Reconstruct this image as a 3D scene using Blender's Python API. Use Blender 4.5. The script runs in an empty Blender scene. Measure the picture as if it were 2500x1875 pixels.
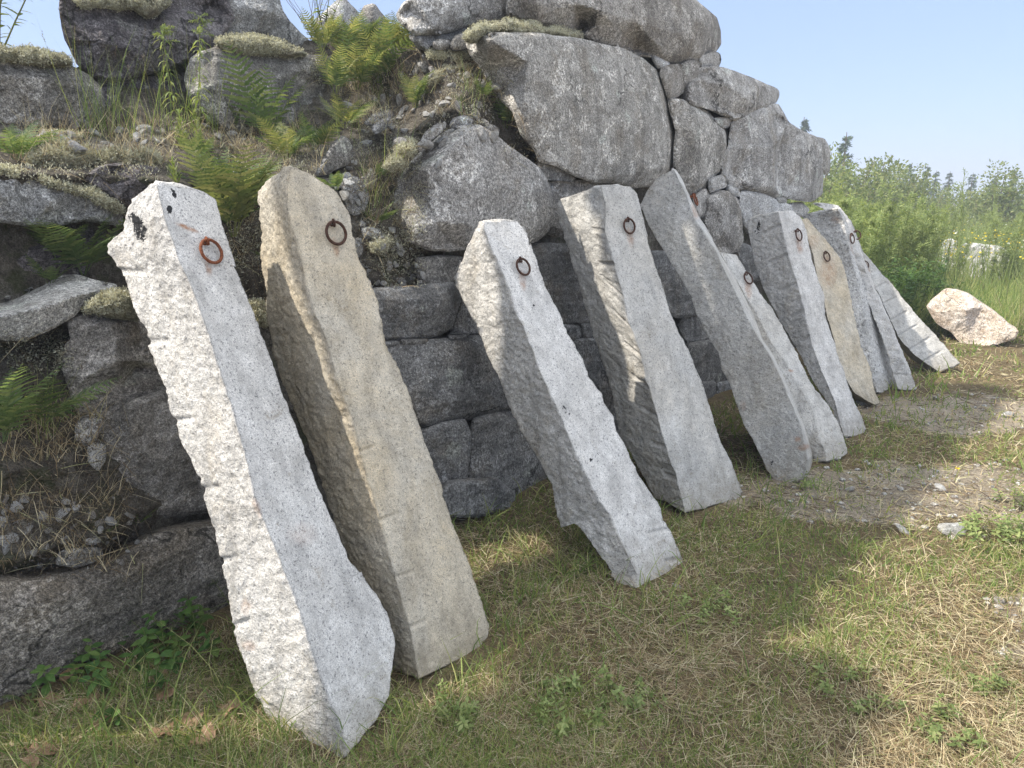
import bpy, math, random
import numpy as np
from mathutils import Vector, Matrix, Euler
from mathutils.geometry import delaunay_2d_cdt
from mathutils.bvhtree import BVHTree
R = math.radians
scene = bpy.context.scene
COL = scene.collection
rng = np.random.default_rng(7)

# ------------------------------------------------------------------ camera, sky, sun, exposure
CAM_H, PITCH, FOC = 1.6, 14.0, 1805.0           # metres, degrees, focal length in photo pixels (2500 wide)
cd = bpy.data.cameras.new('camera'); cam = bpy.data.objects.new('camera', cd); COL.objects.link(cam)
cam.location = (0, 0, CAM_H); cam.rotation_euler = (R(90 - PITCH), 0, 0)
cd.sensor_width = 36.0; cd.lens = 36.0 * FOC / 2500.0; cd.clip_start = 0.05; cd.clip_end = 2000
scene.camera = cam

SUN = -0.47 * np.array([0.749, -0.663, 0]) - 0.74 * np.array([0.663, 0.749, 0]) + np.array([0, 0, 1.0]); SUN /= np.linalg.norm(SUN)     # direction towards the sun
w = bpy.data.worlds.new('World'); scene.world = w; w.use_nodes = True
wt = w.node_tree
sky = wt.nodes.new('ShaderNodeTexSky'); sky.sky_type = 'NISHITA'; sky.sun_disc = False
sky.sun_elevation = math.asin(SUN[2]); sky.sun_rotation = math.atan2(SUN[0], SUN[1])
sky.air_density = 1.0; sky.dust_density = 1.0; sky.ozone_density = 3.5; sky.altitude = 100
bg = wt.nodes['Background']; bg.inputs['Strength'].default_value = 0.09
hz = wt.nodes.new('ShaderNodeMix'); hz.data_type = 'RGBA'; hz.blend_type = 'MULTIPLY'; hz.inputs[0].default_value = 1.0
hz.inputs[7].default_value = (1.0, 0.90, 0.95, 1)          # summer haze: a violet-leaning blue
wt.links.new(sky.outputs[0], hz.inputs[6]); # an even summer sky low down, an added bright white overhead, out of view, as fill light
def wmix(f, a, b):
    n = wt.nodes.new('ShaderNodeMix'); n.data_type = 'RGBA'
    for i, v in ((0, f), (6, a), (7, b)):
        if isinstance(v, bpy.types.NodeSocket): wt.links.new(v, n.inputs[i])
        else: n.inputs[i].default_value = v
    return n.outputs[2]
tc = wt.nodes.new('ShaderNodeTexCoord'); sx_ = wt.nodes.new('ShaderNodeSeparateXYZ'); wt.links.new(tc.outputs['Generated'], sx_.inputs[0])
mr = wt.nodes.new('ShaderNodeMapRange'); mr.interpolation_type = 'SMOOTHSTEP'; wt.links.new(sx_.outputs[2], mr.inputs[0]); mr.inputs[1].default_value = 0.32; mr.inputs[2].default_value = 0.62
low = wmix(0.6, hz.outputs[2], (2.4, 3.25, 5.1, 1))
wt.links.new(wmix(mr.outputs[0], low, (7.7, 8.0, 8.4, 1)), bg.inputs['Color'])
sl = bpy.data.lights.new('sun', 'SUN'); so = bpy.data.objects.new('sun', sl); COL.objects.link(so)
sl.energy = 2.85; sl.angle = R(0.55); sl.color = (1.0, 0.93, 0.82)
so.rotation_euler = Vector(SUN).to_track_quat('Z', 'Y').to_euler(); so.location = (-6, -3, 8)
scene.view_settings.view_transform = 'Standard'; scene.view_settings.look = 'None'
scene.view_settings.gamma = 1.0; scene.view_settings.exposure = 1.3
scene.cycles.max_bounces = 6; scene.cycles.diffuse_bounces = 3; scene.cycles.transparent_max_bounces = 4

# ------------------------------------------------------------------ geometry of the view of the wall
TH = R(PITCH); AZ = R(41.5)
WD = np.array([math.sin(AZ), math.cos(AZ), 0.0])       # along the wall, away from the viewer
WN = np.array([math.cos(AZ), -math.sin(AZ), 0.0])      # out of the wall
UP = np.array([0, 0, 1.0]); CAMP = np.array([0, 0, CAM_H])
def ray(P):
    P = np.asarray(P, float).reshape(-1, 2)
    x = (P[:, 0] - 1250) / FOC; y = -(P[:, 1] - 937.5) / FOC
    return np.stack([x, math.cos(TH) + y * math.sin(TH), -math.sin(TH) + y * math.cos(TH)], 1)
def on_wall(P, c, k=0.05):
    """points on the (battered) wall sheet  p.WN = c - k z"""
    r = ray(P); c = np.broadcast_to(np.asarray(c, float), (len(r),))
    t = (c - k * CAM_H) / (r @ WN + k * r[:, 2])
    return CAMP + r * t[:, None]
def on_ground(P, z=0.0):
    r = ray(P); return CAMP + r * ((z - CAM_H) / r[:, 2])[:, None]
def on_plane(P, p0, n):
    r = ray(P); return CAMP + r * (((p0 - CAMP) @ n) / (r @ n))[:, None]
# zoomed views the outlines were measured in: (x0, y0, scale)
K = 2212 / 900.0
VIEW = {'1': (0, 0, K), '2': (0, 600, K), '3': (0, 1200, K), '4': (750, 0, K), '5': (750, 550, K), '6': (800, 1200, K),
        '7': (1500, 0, 2.212), '8': (1500, 450, 2.212), '9': (1800, 450, 5.53), 'D': (0, 0, 0.8848), 'S': (0, 0, 1.0),
        'A': (750, 50, 2212 / 600.), 'B': (1900, 300, 2212 / 600.), 'C': (1900, 900, 2212 / 600.)}
def px(s):
    """'4 960,260 1000,235 | 7 0,255' -> photo pixels (+ optional third value, centimetres of relief)"""
    out, ex = [], []
    v = VIEW['S']
    for tok in s.split():
        if tok in VIEW: v = VIEW[tok]; continue
        if tok == '|': continue
        a = tok.split(',')
        out.append((v[0] + float(a[0]) / v[2], v[1] + float(a[1]) / v[2])); ex.append(float(a[2]) / 100 if len(a) > 2 else 0.0)
    return np.array(out), np.array(ex)

# ------------------------------------------------------------------ noise
def _h(i, j, k, s):
    n = (i * 73856093) ^ (j * 19349663) ^ (k * 83492791) ^ (s * 2654435761)
    n = (n ^ (n >> 13)) * 1274126177; n = n ^ (n >> 16); n = n * 668265263; n = n ^ (n >> 15)
    return (n & 0xFFFFF) / 524287.5 - 1.0
def vnoise(P, seed=0):
    P = np.asarray(P, float); F = np.floor(P); f = P - F; I = F.astype(np.int64)
    f = f * f * f * (f * (f * 6 - 15) + 10)
    r = 0
    for a in (0, 1):
        wa = f[:, 0] if a else 1 - f[:, 0]
        for b in (0, 1):
            wb = f[:, 1] if b else 1 - f[:, 1]
            for c in (0, 1):
                wc = f[:, 2] if c else 1 - f[:, 2]
                r = r + wa * wb * wc * _h(I[:, 0] + a, I[:, 1] + b, I[:, 2] + c, seed)
    return r
def fbm(P, f, o=4, seed=0, g=0.5, ridge=False):
    P = np.asarray(P, float); a, s, m = 1.0, 0, 0
    for i in range(o):
        v = vnoise(P * f + 17.3 * i, seed + i)
        s = s + a * ((1 - 2 * np.abs(v)) if ridge else v); m += a; a *= g; f *= 2.03
    return s / m

# ------------------------------------------------------------------ mesh helpers
def tag(o, label=None, cat=None, group=None, kind=None):
    for k, v in (('label', label), ('category', cat), ('group', group), ('kind', kind)):
        if v: o[k] = v
    return o
def setmat(me, mats):
    for m in (mats if isinstance(mats, (list, tuple)) else [mats]): me.materials.append(m)
def np_mesh(name, V, faces, mat, smooth=True, mi=None, attrs=None):
    """faces: list of (n,3)/(n,4) int arrays"""
    me = bpy.data.meshes.new(name)
    V = np.ascontiguousarray(V, np.float32)
    faces = [np.asarray(f, np.int32) for f in faces if len(f)]
    li = np.concatenate([f.ravel() for f in faces]); nl = [f.shape[1] for f in faces]
    tot = np.concatenate([np.full(len(f), f.shape[1], np.int32) for f in faces])
    st = np.concatenate([[0], np.cumsum(tot)[:-1]]).astype(np.int32)
    me.vertices.add(len(V)); me.vertices.foreach_set('co', V.ravel())
    me.loops.add(len(li)); me.loops.foreach_set('vertex_index', li)
    me.polygons.add(len(tot)); me.polygons.foreach_set('loop_start', st)
    me.polygons.foreach_set('use_smooth', np.full(len(tot), smooth))
    if mi is not None: me.polygons.foreach_set('material_index', np.asarray(mi, np.int32))
    for k, a in (attrs or {}).items():
        at = me.attributes.new(k, 'FLOAT', 'POINT'); at.data.foreach_set('value', np.ascontiguousarray(a, np.float32))
    me.update(calc_edges=True); me.validate()
    setmat(me, mat)
    return me
def obj(name, V, faces, mat, parent=None, origin=None, **kw):
    V = np.asarray(V, float)
    if parent is not None: org = np.array(parent.location)
    elif origin is not None: org = np.asarray(origin, float)
    else:
        org = V.mean(0); org[2] = V[:, 2].min()
    o = bpy.data.objects.new(name, np_mesh(name, V - org, faces, mat, **kw)); COL.objects.link(o)
    if parent is not None: o.parent = parent
    else: o.location = org
    return o
def empty(name, loc):
    o = bpy.data.objects.new(name, None); COL.objects.link(o); o.location = loc; o.empty_display_size = 0.1; return o
HITS = []       # (verts, faces) of everything solid, to set plants and pebbles down on
def solid(V, tris): HITS.append((np.asarray(V), np.asarray(tris)))
_bvh = [None, 0]
def cast(P):
    """first solid surface seen through photo pixel P"""
    if _bvh[1] != len(HITS):
        off, VV, FF = 0, [], []
        for V, F in HITS: VV.append(V); FF.append(F + off); off += len(V)
        _bvh[0] = BVHTree.FromPolygons(np.concatenate(VV).tolist(), np.concatenate(FF).tolist()); _bvh[1] = len(HITS)
    d = ray(P)[0]; d = d / np.linalg.norm(d)
    h = _bvh[0].ray_cast(Vector(CAMP), Vector(d), 200)
    if h[0] is None: return None, None
    n = np.array(h[1]); n = n if n @ d < 0 else -n
    return np.array(h[0]), n
def norm(v): return v / (np.linalg.norm(v, axis=-1, keepdims=True) + 1e-12)

# strips: every blade, leaf or twig is a tapered strip of its own
def strips(B, D, L, W, bend, side, segs=3, prof=None):
    n = len(B); B = np.asarray(B, float); L = np.broadcast_to(L, (n,)); W = np.broadcast_to(W, (n,))
    t = np.linspace(0, 1, segs + 1)
    if prof is None: prof = 1 - t ** 1.6 * 0.93
    prof = np.asarray(prof)
    C = B[:, None] + D[:, None] * (L[:, None] * t)[..., None] + bend[:, None] * (L[:, None] * t ** 2)[..., None]
    S = side[:, None] * (W[:, None] * prof * 0.5)[..., None]
    V = np.stack([C - S, C + S], 2).reshape(-1, 3)
    base = (np.arange(n) * (segs + 1) * 2)[:, None]; k = np.arange(segs) * 2
    F = np.stack([base + k, base + k + 1, base + k + 3, base + k + 2], -1).reshape(-1, 4)
    return V, F
LEAF = {2: (0.08, 1, 0.05), 3: (0.1, 0.9, 0.75, 0.04), 4: (0.1, 0.8, 1, 0.7, 0.03)}
def rand_dir(n, lo=-1.0, hi=1.0, r=None):
    r = r or rng; z = r.uniform(lo, hi, n); a = r.uniform(0, 2 * math.pi, n); q = np.sqrt(np.maximum(0, 1 - z * z))
    return np.stack([q * np.cos(a), q * np.sin(a), z], 1)
def perp(D, r=None):
    return norm(np.cross(D, rand_dir(len(D), r=r)))
def tube(pts, rad, sides=5):
    pts = np.asarray(pts, float); n = len(pts); rad = np.broadcast_to(rad, (n,))
    T = norm(np.gradient(pts, axis=0)); a = np.array([0.31, 0.21, 0.93]) if abs(T[0, 2]) < 0.9 else np.array([1.0, 0.1, 0])
    X = norm(np.cross(T, a)); Y = np.cross(T, X); ang = np.arange(sides) * 2 * math.pi / sides
    V = (pts[:, None] + (X[:, None] * np.cos(ang)[:, None] + Y[:, None] * np.sin(ang)[:, None]) * rad[:, None, None]).reshape(-1, 3)
    F = [(i * sides + j, i * sides + (j + 1) % sides, (i + 1) * sides + (j + 1) % sides, (i + 1) * sides + j) for i in range(n - 1) for j in range(sides)]
    return V, np.array(F)
def join(parts):
    VV, FF, off = [], [], 0
    for V, F in parts: VV.append(V); FF.append(np.asarray(F) + off); off += len(V)
    q = [f for f in FF if f.shape[1] == 4]; t = [f for f in FF if f.shape[1] == 3]
    out = []
    if q: out.append(np.concatenate(q))
    if t: out.append(np.concatenate(t))
    return np.concatenate(VV), out
# ------------------------------------------------------------------ materials
def mat(name):
    m = bpy.data.materials.new(name); m.use_nodes = True; nt = m.node_tree
    for n in list(nt.nodes):
        if n.type != 'OUTPUT_MATERIAL': nt.nodes.remove(n)
    return m, nt, [n for n in nt.nodes][0]
def nd(nt, typ, ins=None, **pr):
    n = nt.nodes.new('ShaderNode' + typ)
    for k, v in pr.items(): setattr(n, k, v)
    for k, v in (ins or {}).items():
        s = n.inputs[k]
        if isinstance(v, bpy.types.NodeSocket): nt.links.new(v, s)
        else:
            if s.type == 'RGBA' and not hasattr(v, '__len__'): v = (v, v, v, 1)
            elif s.type == 'RGBA' and len(v) == 3: v = (*v, 1)
            s.default_value = v
    return n
def ramp(nt, fac, stops, interp='LINEAR'):
    n = nt.nodes.new('ShaderNodeValToRGB'); cr = n.color_ramp; cr.interpolation = interp
    while len(cr.elements) < len(stops): cr.elements.new(0.5)
    for e, (p, c) in zip(cr.elements, stops):
        e.position = p; e.color = (*c, 1) if hasattr(c, '__len__') else (c, c, c, 1)
    nt.links.new(fac, n.inputs[0]); return n.outputs[0]
def mixc(nt, f, a, b, mode='MIX'):
    n = nt.nodes.new('ShaderNodeMix'); n.data_type = 'RGBA'; n.blend_type = mode
    for i, v in ((0, f), (6, a), (7, b)):
        if isinstance(v, bpy.types.NodeSocket): nt.links.new(v, n.inputs[i])
        elif i == 0: n.inputs[0].default_value = v
        else: n.inputs[i].default_value = (*v, 1) if hasattr(v, '__len__') else (v, v, v, 1)
    return n.outputs[2]
def noise(nt, co, scale, det=4, rough=0.55, dist=0.0):
    return nd(nt, 'TexNoise', {'Vector': co, 'Scale': scale, 'Detail': det, 'Roughness': rough, 'Distortion': dist}).outputs[0]
def finish(nt, out, col, rough, bump_h=None, bs=0.5, bd=0.01, spec=0.3):
    b = nd(nt, 'BsdfPrincipled', {'Base Color': col, 'Roughness': rough, 'Specular IOR Level': spec})
    if bump_h is not None:
        bm = nd(nt, 'Bump', {'Height': bump_h, 'Strength': bs, 'Distance': bd}); nt.links.new(bm.outputs[0], b.inputs['Normal'])
    nt.links.new(b.outputs[0], out.inputs[0])
def math_(nt, op, a, b=0.5, clamp=False):
    return nd(nt, 'Math', {0: a, 1: b}, operation=op, use_clamp=clamp).outputs[0]

def wall_rock(name, dark, mid, light, warm=(0.20, 0.16, 0.11), warm_amt=0.35, lich=0.5, streak=0.5, spots=0.0, bed=0.0, stretch=(1, 1, 1)):
    m, nt, out = mat(name)
    co = nd(nt, 'TexCoord').outputs['Object']
    inf = nd(nt, 'ObjectInfo').outputs['Random']
    off = nd(nt, 'VectorMath', {0: co, 1: nd(nt, 'CombineXYZ', {0: math_(nt, 'MULTIPLY', inf, 40.0), 1: math_(nt, 'MULTIPLY', inf, 17.0)}).outputs[0]}, operation='ADD').outputs[0]
    off = nd(nt, 'VectorMath', {0: off, 'Scale': math_(nt, 'ADD', 0.75, math_(nt, 'MULTIPLY', math_(nt, 'FRACT', math_(nt, 'MULTIPLY', inf, 7.3)), 0.6))}, operation='SCALE').outputs[0]
    sco = nd(nt, 'Mapping', {'Vector': off, 'Scale': stretch}).outputs[0]
    n1 = noise(nt, sco, 2.6, 7, 0.62, 0.4)
    n2 = noise(nt, sco, 17, 8, 0.68, 0.2)
    n3 = noise(nt, off, 95, 5, 0.7)
    n4 = noise(nt, off, 260, 2, 0.6)
    lo_ = tuple(a * .6 + b_ * .4 for a, b_ in zip(dark, mid)); c = ramp(nt, n1, [(0.3, lo_), (0.5, mid), (0.68, light)])
    c = mixc(nt, ramp(nt, n2, [(0.36, 0.75), (0.52, 0.0)]), c, dark)
    wn = noise(nt, off, 4.5, 5, 0.6)
    c = mixc(nt, math_(nt, 'MULTIPLY', ramp(nt, wn, [(0.5, 0.0), (0.66, 1.0)]), warm_amt), c, warm)
    # pale crust lichen, broken up finely
    ln = math_(nt, 'MULTIPLY', ramp(nt, noise(nt, off, 7.5, 6, 0.72, 0.8), [(0.52, 0.0), (0.6, 1.0)]), ramp(nt, noise(nt, off, 60, 4, 0.7), [(0.44, 0.0), (0.54, 1.0)]))
    c = mixc(nt, math_(nt, 'MULTIPLY', ln, lich), c, tuple(min(1, x * 1.9 + 0.03) for x in light))
    # dark run-off streaks, long in z
    st = noise(nt, nd(nt, 'Mapping', {'Vector': off, 'Scale': (6, 6, 1.1)}).outputs[0], 1.0, 5, 0.65, 0.3)
    c = mixc(nt, math_(nt, 'MULTIPLY', ramp(nt, st, [(0.53, 0.0), (0.64, 1.0)]), streak), c, tuple(x * 0.45 for x in dark))
    if spots > 0:
        vo = nd(nt, 'TexVoronoi', {'Vector': nd(nt, 'VectorMath', {0: off, 1: nd(nt, 'TexNoise', {'Vector': off, 'Scale': 9.0}).outputs[1]}, operation='ADD').outputs[0], 'Scale': 5.5, 'Randomness': 1.0})
        c = mixc(nt, math_(nt, 'MULTIPLY', ramp(nt, vo.outputs[0], [(0.10, 1.0), (0.15, 0.0)]), spots), c, tuple(x * 0.6 for x in dark))
    # round crusts of grey-green lichen, and a few hairline cracks
    wob = nd(nt, 'VectorMath', {0: off, 1: nd(nt, 'VectorMath', {0: nd(nt, 'TexNoise', {'Vector': off, 'Scale': 11.0, 'Detail': 4.0}).outputs[1], 'Scale': 0.22}, operation='SCALE').outputs[0]}, operation='ADD').outputs[0]
    v2 = nd(nt, 'TexVoronoi', {'Vector': wob, 'Scale': 4.2}); pick = ramp(nt, nd(nt, 'SeparateColor', {0: v2.outputs[1]}).outputs[0], [(0.62, 0.0), (0.66, 1.0)])
    crust = math_(nt, 'MULTIPLY', ramp(nt, v2.outputs[0], [(0.16, 1.0), (0.24, 0.0)]), math_(nt, 'MULTIPLY', pick, ramp(nt, n3, [(0.36, 0.2), (0.5, 1.0)])))
    c = mixc(nt, math_(nt, 'MULTIPLY', crust, 0.42), c, tuple(min(.6, x * 1.5 + .02) * k_ for x, k_ in zip(light, (.95, 1.0, .9))))
    v3 = nd(nt, 'TexVoronoi', {'Vector': wob, 'Scale': 1.25}, feature='DISTANCE_TO_EDGE'); crk = math_(nt, 'MULTIPLY', ramp(nt, v3.outputs[0], [(0.004, 1.0), (0.012, 0.0)]), ramp(nt, noise(nt, off, 1.7, 2, 0.5), [(0.5, 0.0), (0.58, 1.0)]))
    c = mixc(nt, math_(nt, 'MULTIPLY', crk, 0.8), c, tuple(x * 0.3 for x in dark))
    # crystals
    c = mixc(nt, 1.0, c, ramp(nt, n3, [(0.33, 0.42), (0.5, 1.0), (0.66, 1.75)]), 'MULTIPLY')
    c = mixc(nt, 1.0, c, ramp(nt, n4, [(0.36, 0.55), (0.5, 1.0), (0.64, 1.55)]), 'MULTIPLY')
    rnd = ramp(nt, inf, [(0.0, (0.84, 0.82, 0.79)), (0.5, (1.0, 1.0, 1.0)), (1.0, (1.14, 1.16, 1.19))])
    c = mixc(nt, 1.0, c, rnd, 'MULTIPLY')
    h = math_(nt, 'ADD', math_(nt, 'MULTIPLY', n2, 1.2), math_(nt, 'ADD', math_(nt, 'MULTIPLY', n3, 0.6), math_(nt, 'MULTIPLY', n4, 0.22)))
    if bed > 0:
        bn = noise(nt, nd(nt, 'Mapping', {'Vector': off, 'Scale': (2.5, 2.5, 26), 'Rotation': (0.15, -0.2, 0)}).outputs[0], 1.0, 5, 0.6, 0.5)
        h = math_(nt, 'ADD', h, math_(nt, 'MULTIPLY', bn, bed))
        c = mixc(nt, 1.0, c, ramp(nt, bn, [(0.3, 0.72), (0.7, 1.25)]), 'MULTIPLY')
    finish(nt, out, c, 0.9, h, 0.75, 0.018, 0.2)
    return m

def post_rock(name, base, dark, tan, tan_amt, grain=1.0, spread=0.0):
    """fresh split granite: pale with dark mica flecks; attributes: 'rough' (split face), 'rust', 'mica' """
    m, nt, out = mat(name)
    co = nd(nt, 'TexCoord').outputs['Object']
    at = lambda k: nd(nt, 'Attribute', attribute_name=k).outputs['Fac']
    rough, rust, mica = at('rough'), at('rust'), at('mica')
    big = noise(nt, co, 3.2, 6, 0.66, 0.5)
    med = noise(nt, co, 22, 6, 0.65)
    g1 = noise(nt, co, 115 * grain, 4, 0.7)
    g2 = noise(nt, co, 300 * grain, 2, 0.6)
    c = ramp(nt, big, [(0.3, tuple(x * 0.74 for x in base)), (0.7, tuple(min(1, x * 1.1) for x in base))])
    tn = math_(nt, 'MULTIPLY', ramp(nt, noise(nt, co, 2.4, 6, 0.66, 0.6), [(0.36, 0.0), (0.62, 1.0)]), tan_amt)
    c = mixc(nt, tn, c, tan)
    # weathered ochre on the rough split face
    on = math_(nt, 'MULTIPLY', rough, ramp(nt, noise(nt, co, 5.5, 6, 0.7, 0.5), [(0.52, 0.0), (0.68, 1.0)]))
    c = mixc(nt, math_(nt, 'MULTIPLY', on, 0.5), c, tuple(x * 0.8 for x in tan))
    c = mixc(nt, 1.0, c, ramp(nt, med, [(0.3, 0.82), (0.7, 1.14)]), 'MULTIPLY')
    c = mixc(nt, math_(nt, 'MULTIPLY', ramp(nt, g1, [(0.555, 0.0), (0.63, 1.0)]), 0.8), c, dark)
    c = mixc(nt, math_(nt, 'MULTIPLY', ramp(nt, g2, [(0.50, 0.0), (0.60, 1.0)]), 0.62), c, tuple((x + y) * .45 for x, y in zip(base, dark)))
    c = mixc(nt, 1.0, c, ramp(nt, g2, [(0.32, 1.3), (0.48, 1.0)]), 'MULTIPLY')
    st = noise(nt, nd(nt, 'Mapping', {'Vector': co, 'Scale': (13, 13, 1.3)}).outputs[0], 1.0, 5, 0.65, 0.4)
    c = mixc(nt, 1.0, c, ramp(nt, st, [(0.36, 0.80), (0.5, 1.0), (0.64, 1.08)]), 'MULTIPLY')
    lf_ = math_(nt, 'MULTIPLY', ramp(nt, noise(nt, co, 9, 5, 0.7, 0.6), [(0.6, 0.0), (0.68, 1.0)]), ramp(nt, noise(nt, co, 75, 3, 0.7), [(0.45, 0.0), (0.55, 1.0)]))
    c = mixc(nt, math_(nt, 'MULTIPLY', lf_, 0.55), c, tuple(x * 0.55 for x in tan))
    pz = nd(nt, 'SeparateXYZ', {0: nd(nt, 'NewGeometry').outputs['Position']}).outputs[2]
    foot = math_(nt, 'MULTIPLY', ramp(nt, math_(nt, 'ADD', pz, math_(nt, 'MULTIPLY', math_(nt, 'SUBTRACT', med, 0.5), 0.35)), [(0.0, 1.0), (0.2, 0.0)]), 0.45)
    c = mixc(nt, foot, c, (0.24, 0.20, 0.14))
    mc = ramp(nt, math_(nt, 'ADD', mica, math_(nt, 'MULTIPLY', math_(nt, 'SUBTRACT', noise(nt, co, 70, 5, 0.7), 0.5), 2.2)), [(0.48, 0.0), (0.56, 1.0)])
    c = mixc(nt, mc, c, (0.018, 0.018, 0.02))
    rs = math_(nt, 'MULTIPLY', rust, ramp(nt, noise(nt, co, 30, 5, 0.7), [(0.35, 0.25), (0.62, 1.0)]))
    c = mixc(nt, rs, c, (0.30, 0.13, 0.045))
    h = math_(nt, 'ADD', math_(nt, 'MULTIPLY', med, math_(nt, 'ADD', math_(nt, 'MULTIPLY', rough, 1.1), 0.5)), math_(nt, 'MULTIPLY', g1, math_(nt, 'ADD', math_(nt, 'MULTIPLY', rough, 0.9), 0.2)))
    finish(nt, out, c, 0.82, h, 0.65, 0.012, 0.3)
    return m

def leaf_mat(name, stops, trans=0.45, rough=0.6, tint=(1.15, 1.1, 0.62)):
    """colour by leaf (random per island), light shining through"""
    m, nt, out = mat(name)
    r = nd(nt, 'NewGeometry').outputs['Random Per Island']
    co = nd(nt, 'TexCoord').outputs['Object']
    ob = nd(nt, 'ObjectInfo').outputs['Random']
    c = ramp(nt, r, stops)
    c = mixc(nt, 1.0, c, ramp(nt, ob, [(0, 0.85), (1, 1.18)]), 'MULTIPLY')
    c = mixc(nt, 1.0, c, ramp(nt, noise(nt, co, 120, 3, 0.6), [(0.3, 0.8), (0.7, 1.2)]), 'MULTIPLY')
    d = nd(nt, 'BsdfPrincipled', {'Base Color': c, 'Roughness': rough, 'Specular IOR Level': 0.25})
    t = nd(nt, 'BsdfTranslucent', {'Color': mixc(nt, 1.0, c, tint, 'MULTIPLY')})
    mx = nd(nt, 'MixShader', {0: trans, 1: d.outputs[0], 2: t.outputs[0]})
    nt.links.new(mx.outputs[0], out.inputs[0]); return m

def soil_mat(name, a, b, c2, moss=0.0):
    m, nt, out = mat(name)
    co = nd(nt, 'TexCoord').outputs['Object']
    n1 = noise(nt, co, 3.5, 6, 0.65, 0.4); n2 = noise(nt, co, 40, 6, 0.7); n3 = noise(nt, co, 190, 4, 0.7)
    c = ramp(nt, n1, [(0.3, a), (0.52, b), (0.72, c2)])
    c = mixc(nt, 1.0, c, ramp(nt, n2, [(0.3, 0.45), (0.5, 1.0), (0.7, 1.6)]), 'MULTIPLY')
    c = mixc(nt, 1.0, c, ramp(nt, n3, [(0.35, 0.55), (0.5, 1.0), (0.66, 1.7)]), 'MULTIPLY')
    if moss: c = mixc(nt, math_(nt, 'MULTIPLY', ramp(nt, noise(nt, co, 6, 5, 0.65), [(0.54, 0.0), (0.62, 1.0)]), moss), c, (0.05, 0.065, 0.018))
    finish(nt, out, c, 0.95, math_(nt, 'ADD', n2, math_(nt, 'MULTIPLY', n3, 0.5)), 0.9, 0.03, 0.1)
    return m

M = {}
M['wall'] = wall_rock('weathered_granite', (0.165, 0.155, 0.142), (0.31, 0.296, 0.275), (0.44, 0.425, 0.40), streak=0.28, spots=0.0)
M['spotted'] = wall_rock('spotted_granite', (0.175, 0.165, 0.147), (0.33, 0.314, 0.286), (0.47, 0.45, 0.415), lich=0.6, streak=0.38, spots=0.75)
M['dark'] = wall_rock('dark_granite', (0.10, 0.098, 0.096), (0.185, 0.182, 0.176), (0.275, 0.272, 0.265), streak=0.4, lich=0.4, bed=0.4)  # granite in a darker grey tone
M['schist'] = wall_rock('dark_schist', (0.062, 0.056, 0.060), (0.12, 0.110, 0.117), (0.195, 0.184, 0.188), warm_amt=0.2, streak=0.3, lich=0.3, bed=1.0)
M['brown'] = wall_rock('brown_schist', (0.12, 0.11, 0.095), (0.24, 0.22, 0.195), (0.35, 0.325, 0.295), warm_amt=0.5, streak=0.15, lich=0.4, bed=1.2)
M['grey'] = wall_rock('grey_schist', (0.14, 0.136, 0.128), (0.26, 0.255, 0.242), (0.38, 0.372, 0.357), warm_amt=0.35, streak=0.35, lich=0.5, bed=0.5)
M['pale'] = wall_rock('pale_granite', (0.26, 0.25, 0.235), (0.43, 0.42, 0.40), (0.56, 0.55, 0.53), warm_amt=0.25, lich=0.25, streak=0.15)
M['bleached'] = wall_rock('pink_white_rock', (0.34, 0.26, 0.19), (0.52, 0.45, 0.38), (0.60, 0.545, 0.50), warm=(0.28, 0.19, 0.12), warm_amt=0.6, lich=0.2, streak=0.0)
M['post'] = post_rock('split_granite_white', (0.65, 0.635, 0.61), (0.10, 0.10, 0.105), (0.47, 0.40, 0.30), 0.12)
M['post_tan'] = post_rock('split_granite_tan', (0.58, 0.53, 0.44), (0.15, 0.14, 0.12), (0.54, 0.44, 0.29), 0.75)
M['post_grey'] = post_rock('split_granite_grey', (0.58, 0.57, 0.545), (0.09, 0.09, 0.09), (0.38, 0.33, 0.25), 0.35)
M['post_coarse'] = post_rock('coarse_granite', (0.60, 0.595, 0.58), (0.06, 0.06, 0.062), (0.36, 0.33, 0.28), 0.2, grain=0.42)
M['soil'] = soil_mat('bank_soil', (0.065, 0.055, 0.045), (0.145, 0.13, 0.108), (0.26, 0.245, 0.21), 0.55)
def ground_mat():
    m, nt, out = mat('thatch_and_dirt'); co = nd(nt, 'TexCoord').outputs['Object']
    n1 = noise(nt, co, 3.0, 6, 0.65); n2 = noise(nt, co, 45, 6, 0.7); n3 = noise(nt, co, 170, 4, 0.7)
    a = ramp(nt, n1, [(0.3, (0.075, 0.058, 0.034)), (0.55, (0.15, 0.115, 0.065)), (0.72, (0.11, 0.11, 0.045))])
    d = ramp(nt, n1, [(0.3, (0.19, 0.155, 0.115)), (0.55, (0.28, 0.24, 0.185)), (0.72, (0.37, 0.325, 0.265))])
    d = mixc(nt, nd(nt, 'Attribute', attribute_name='bounce_yard').outputs['Fac'], d, (0.50, 0.46, 0.40))  # unseen pale ground, added to bounce light onto the wall
    dm = ramp(nt, math_(nt, 'ADD', nd(nt, 'Attribute', attribute_name='dirt').outputs['Fac'], math_(nt, 'MULTIPLY', math_(nt, 'SUBTRACT', n2, 0.5), 0.8)), [(0.35, 0.0), (0.6, 1.0)])
    c = mixc(nt, dm, a, d)
    c = mixc(nt, 1.0, c, ramp(nt, n2, [(0.3, 0.5), (0.5, 1.0), (0.7, 1.5)]), 'MULTIPLY'); c = mixc(nt, 1.0, c, ramp(nt, n3, [(0.35, 0.6), (0.5, 1.0), (0.66, 1.6)]), 'MULTIPLY')
    finish(nt, out, c, 0.95, math_(nt, 'ADD', n2, math_(nt, 'MULTIPLY', n3, 0.5)), 0.8, 0.02, 0.1); return m
M['dirt'] = ground_mat()
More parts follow.
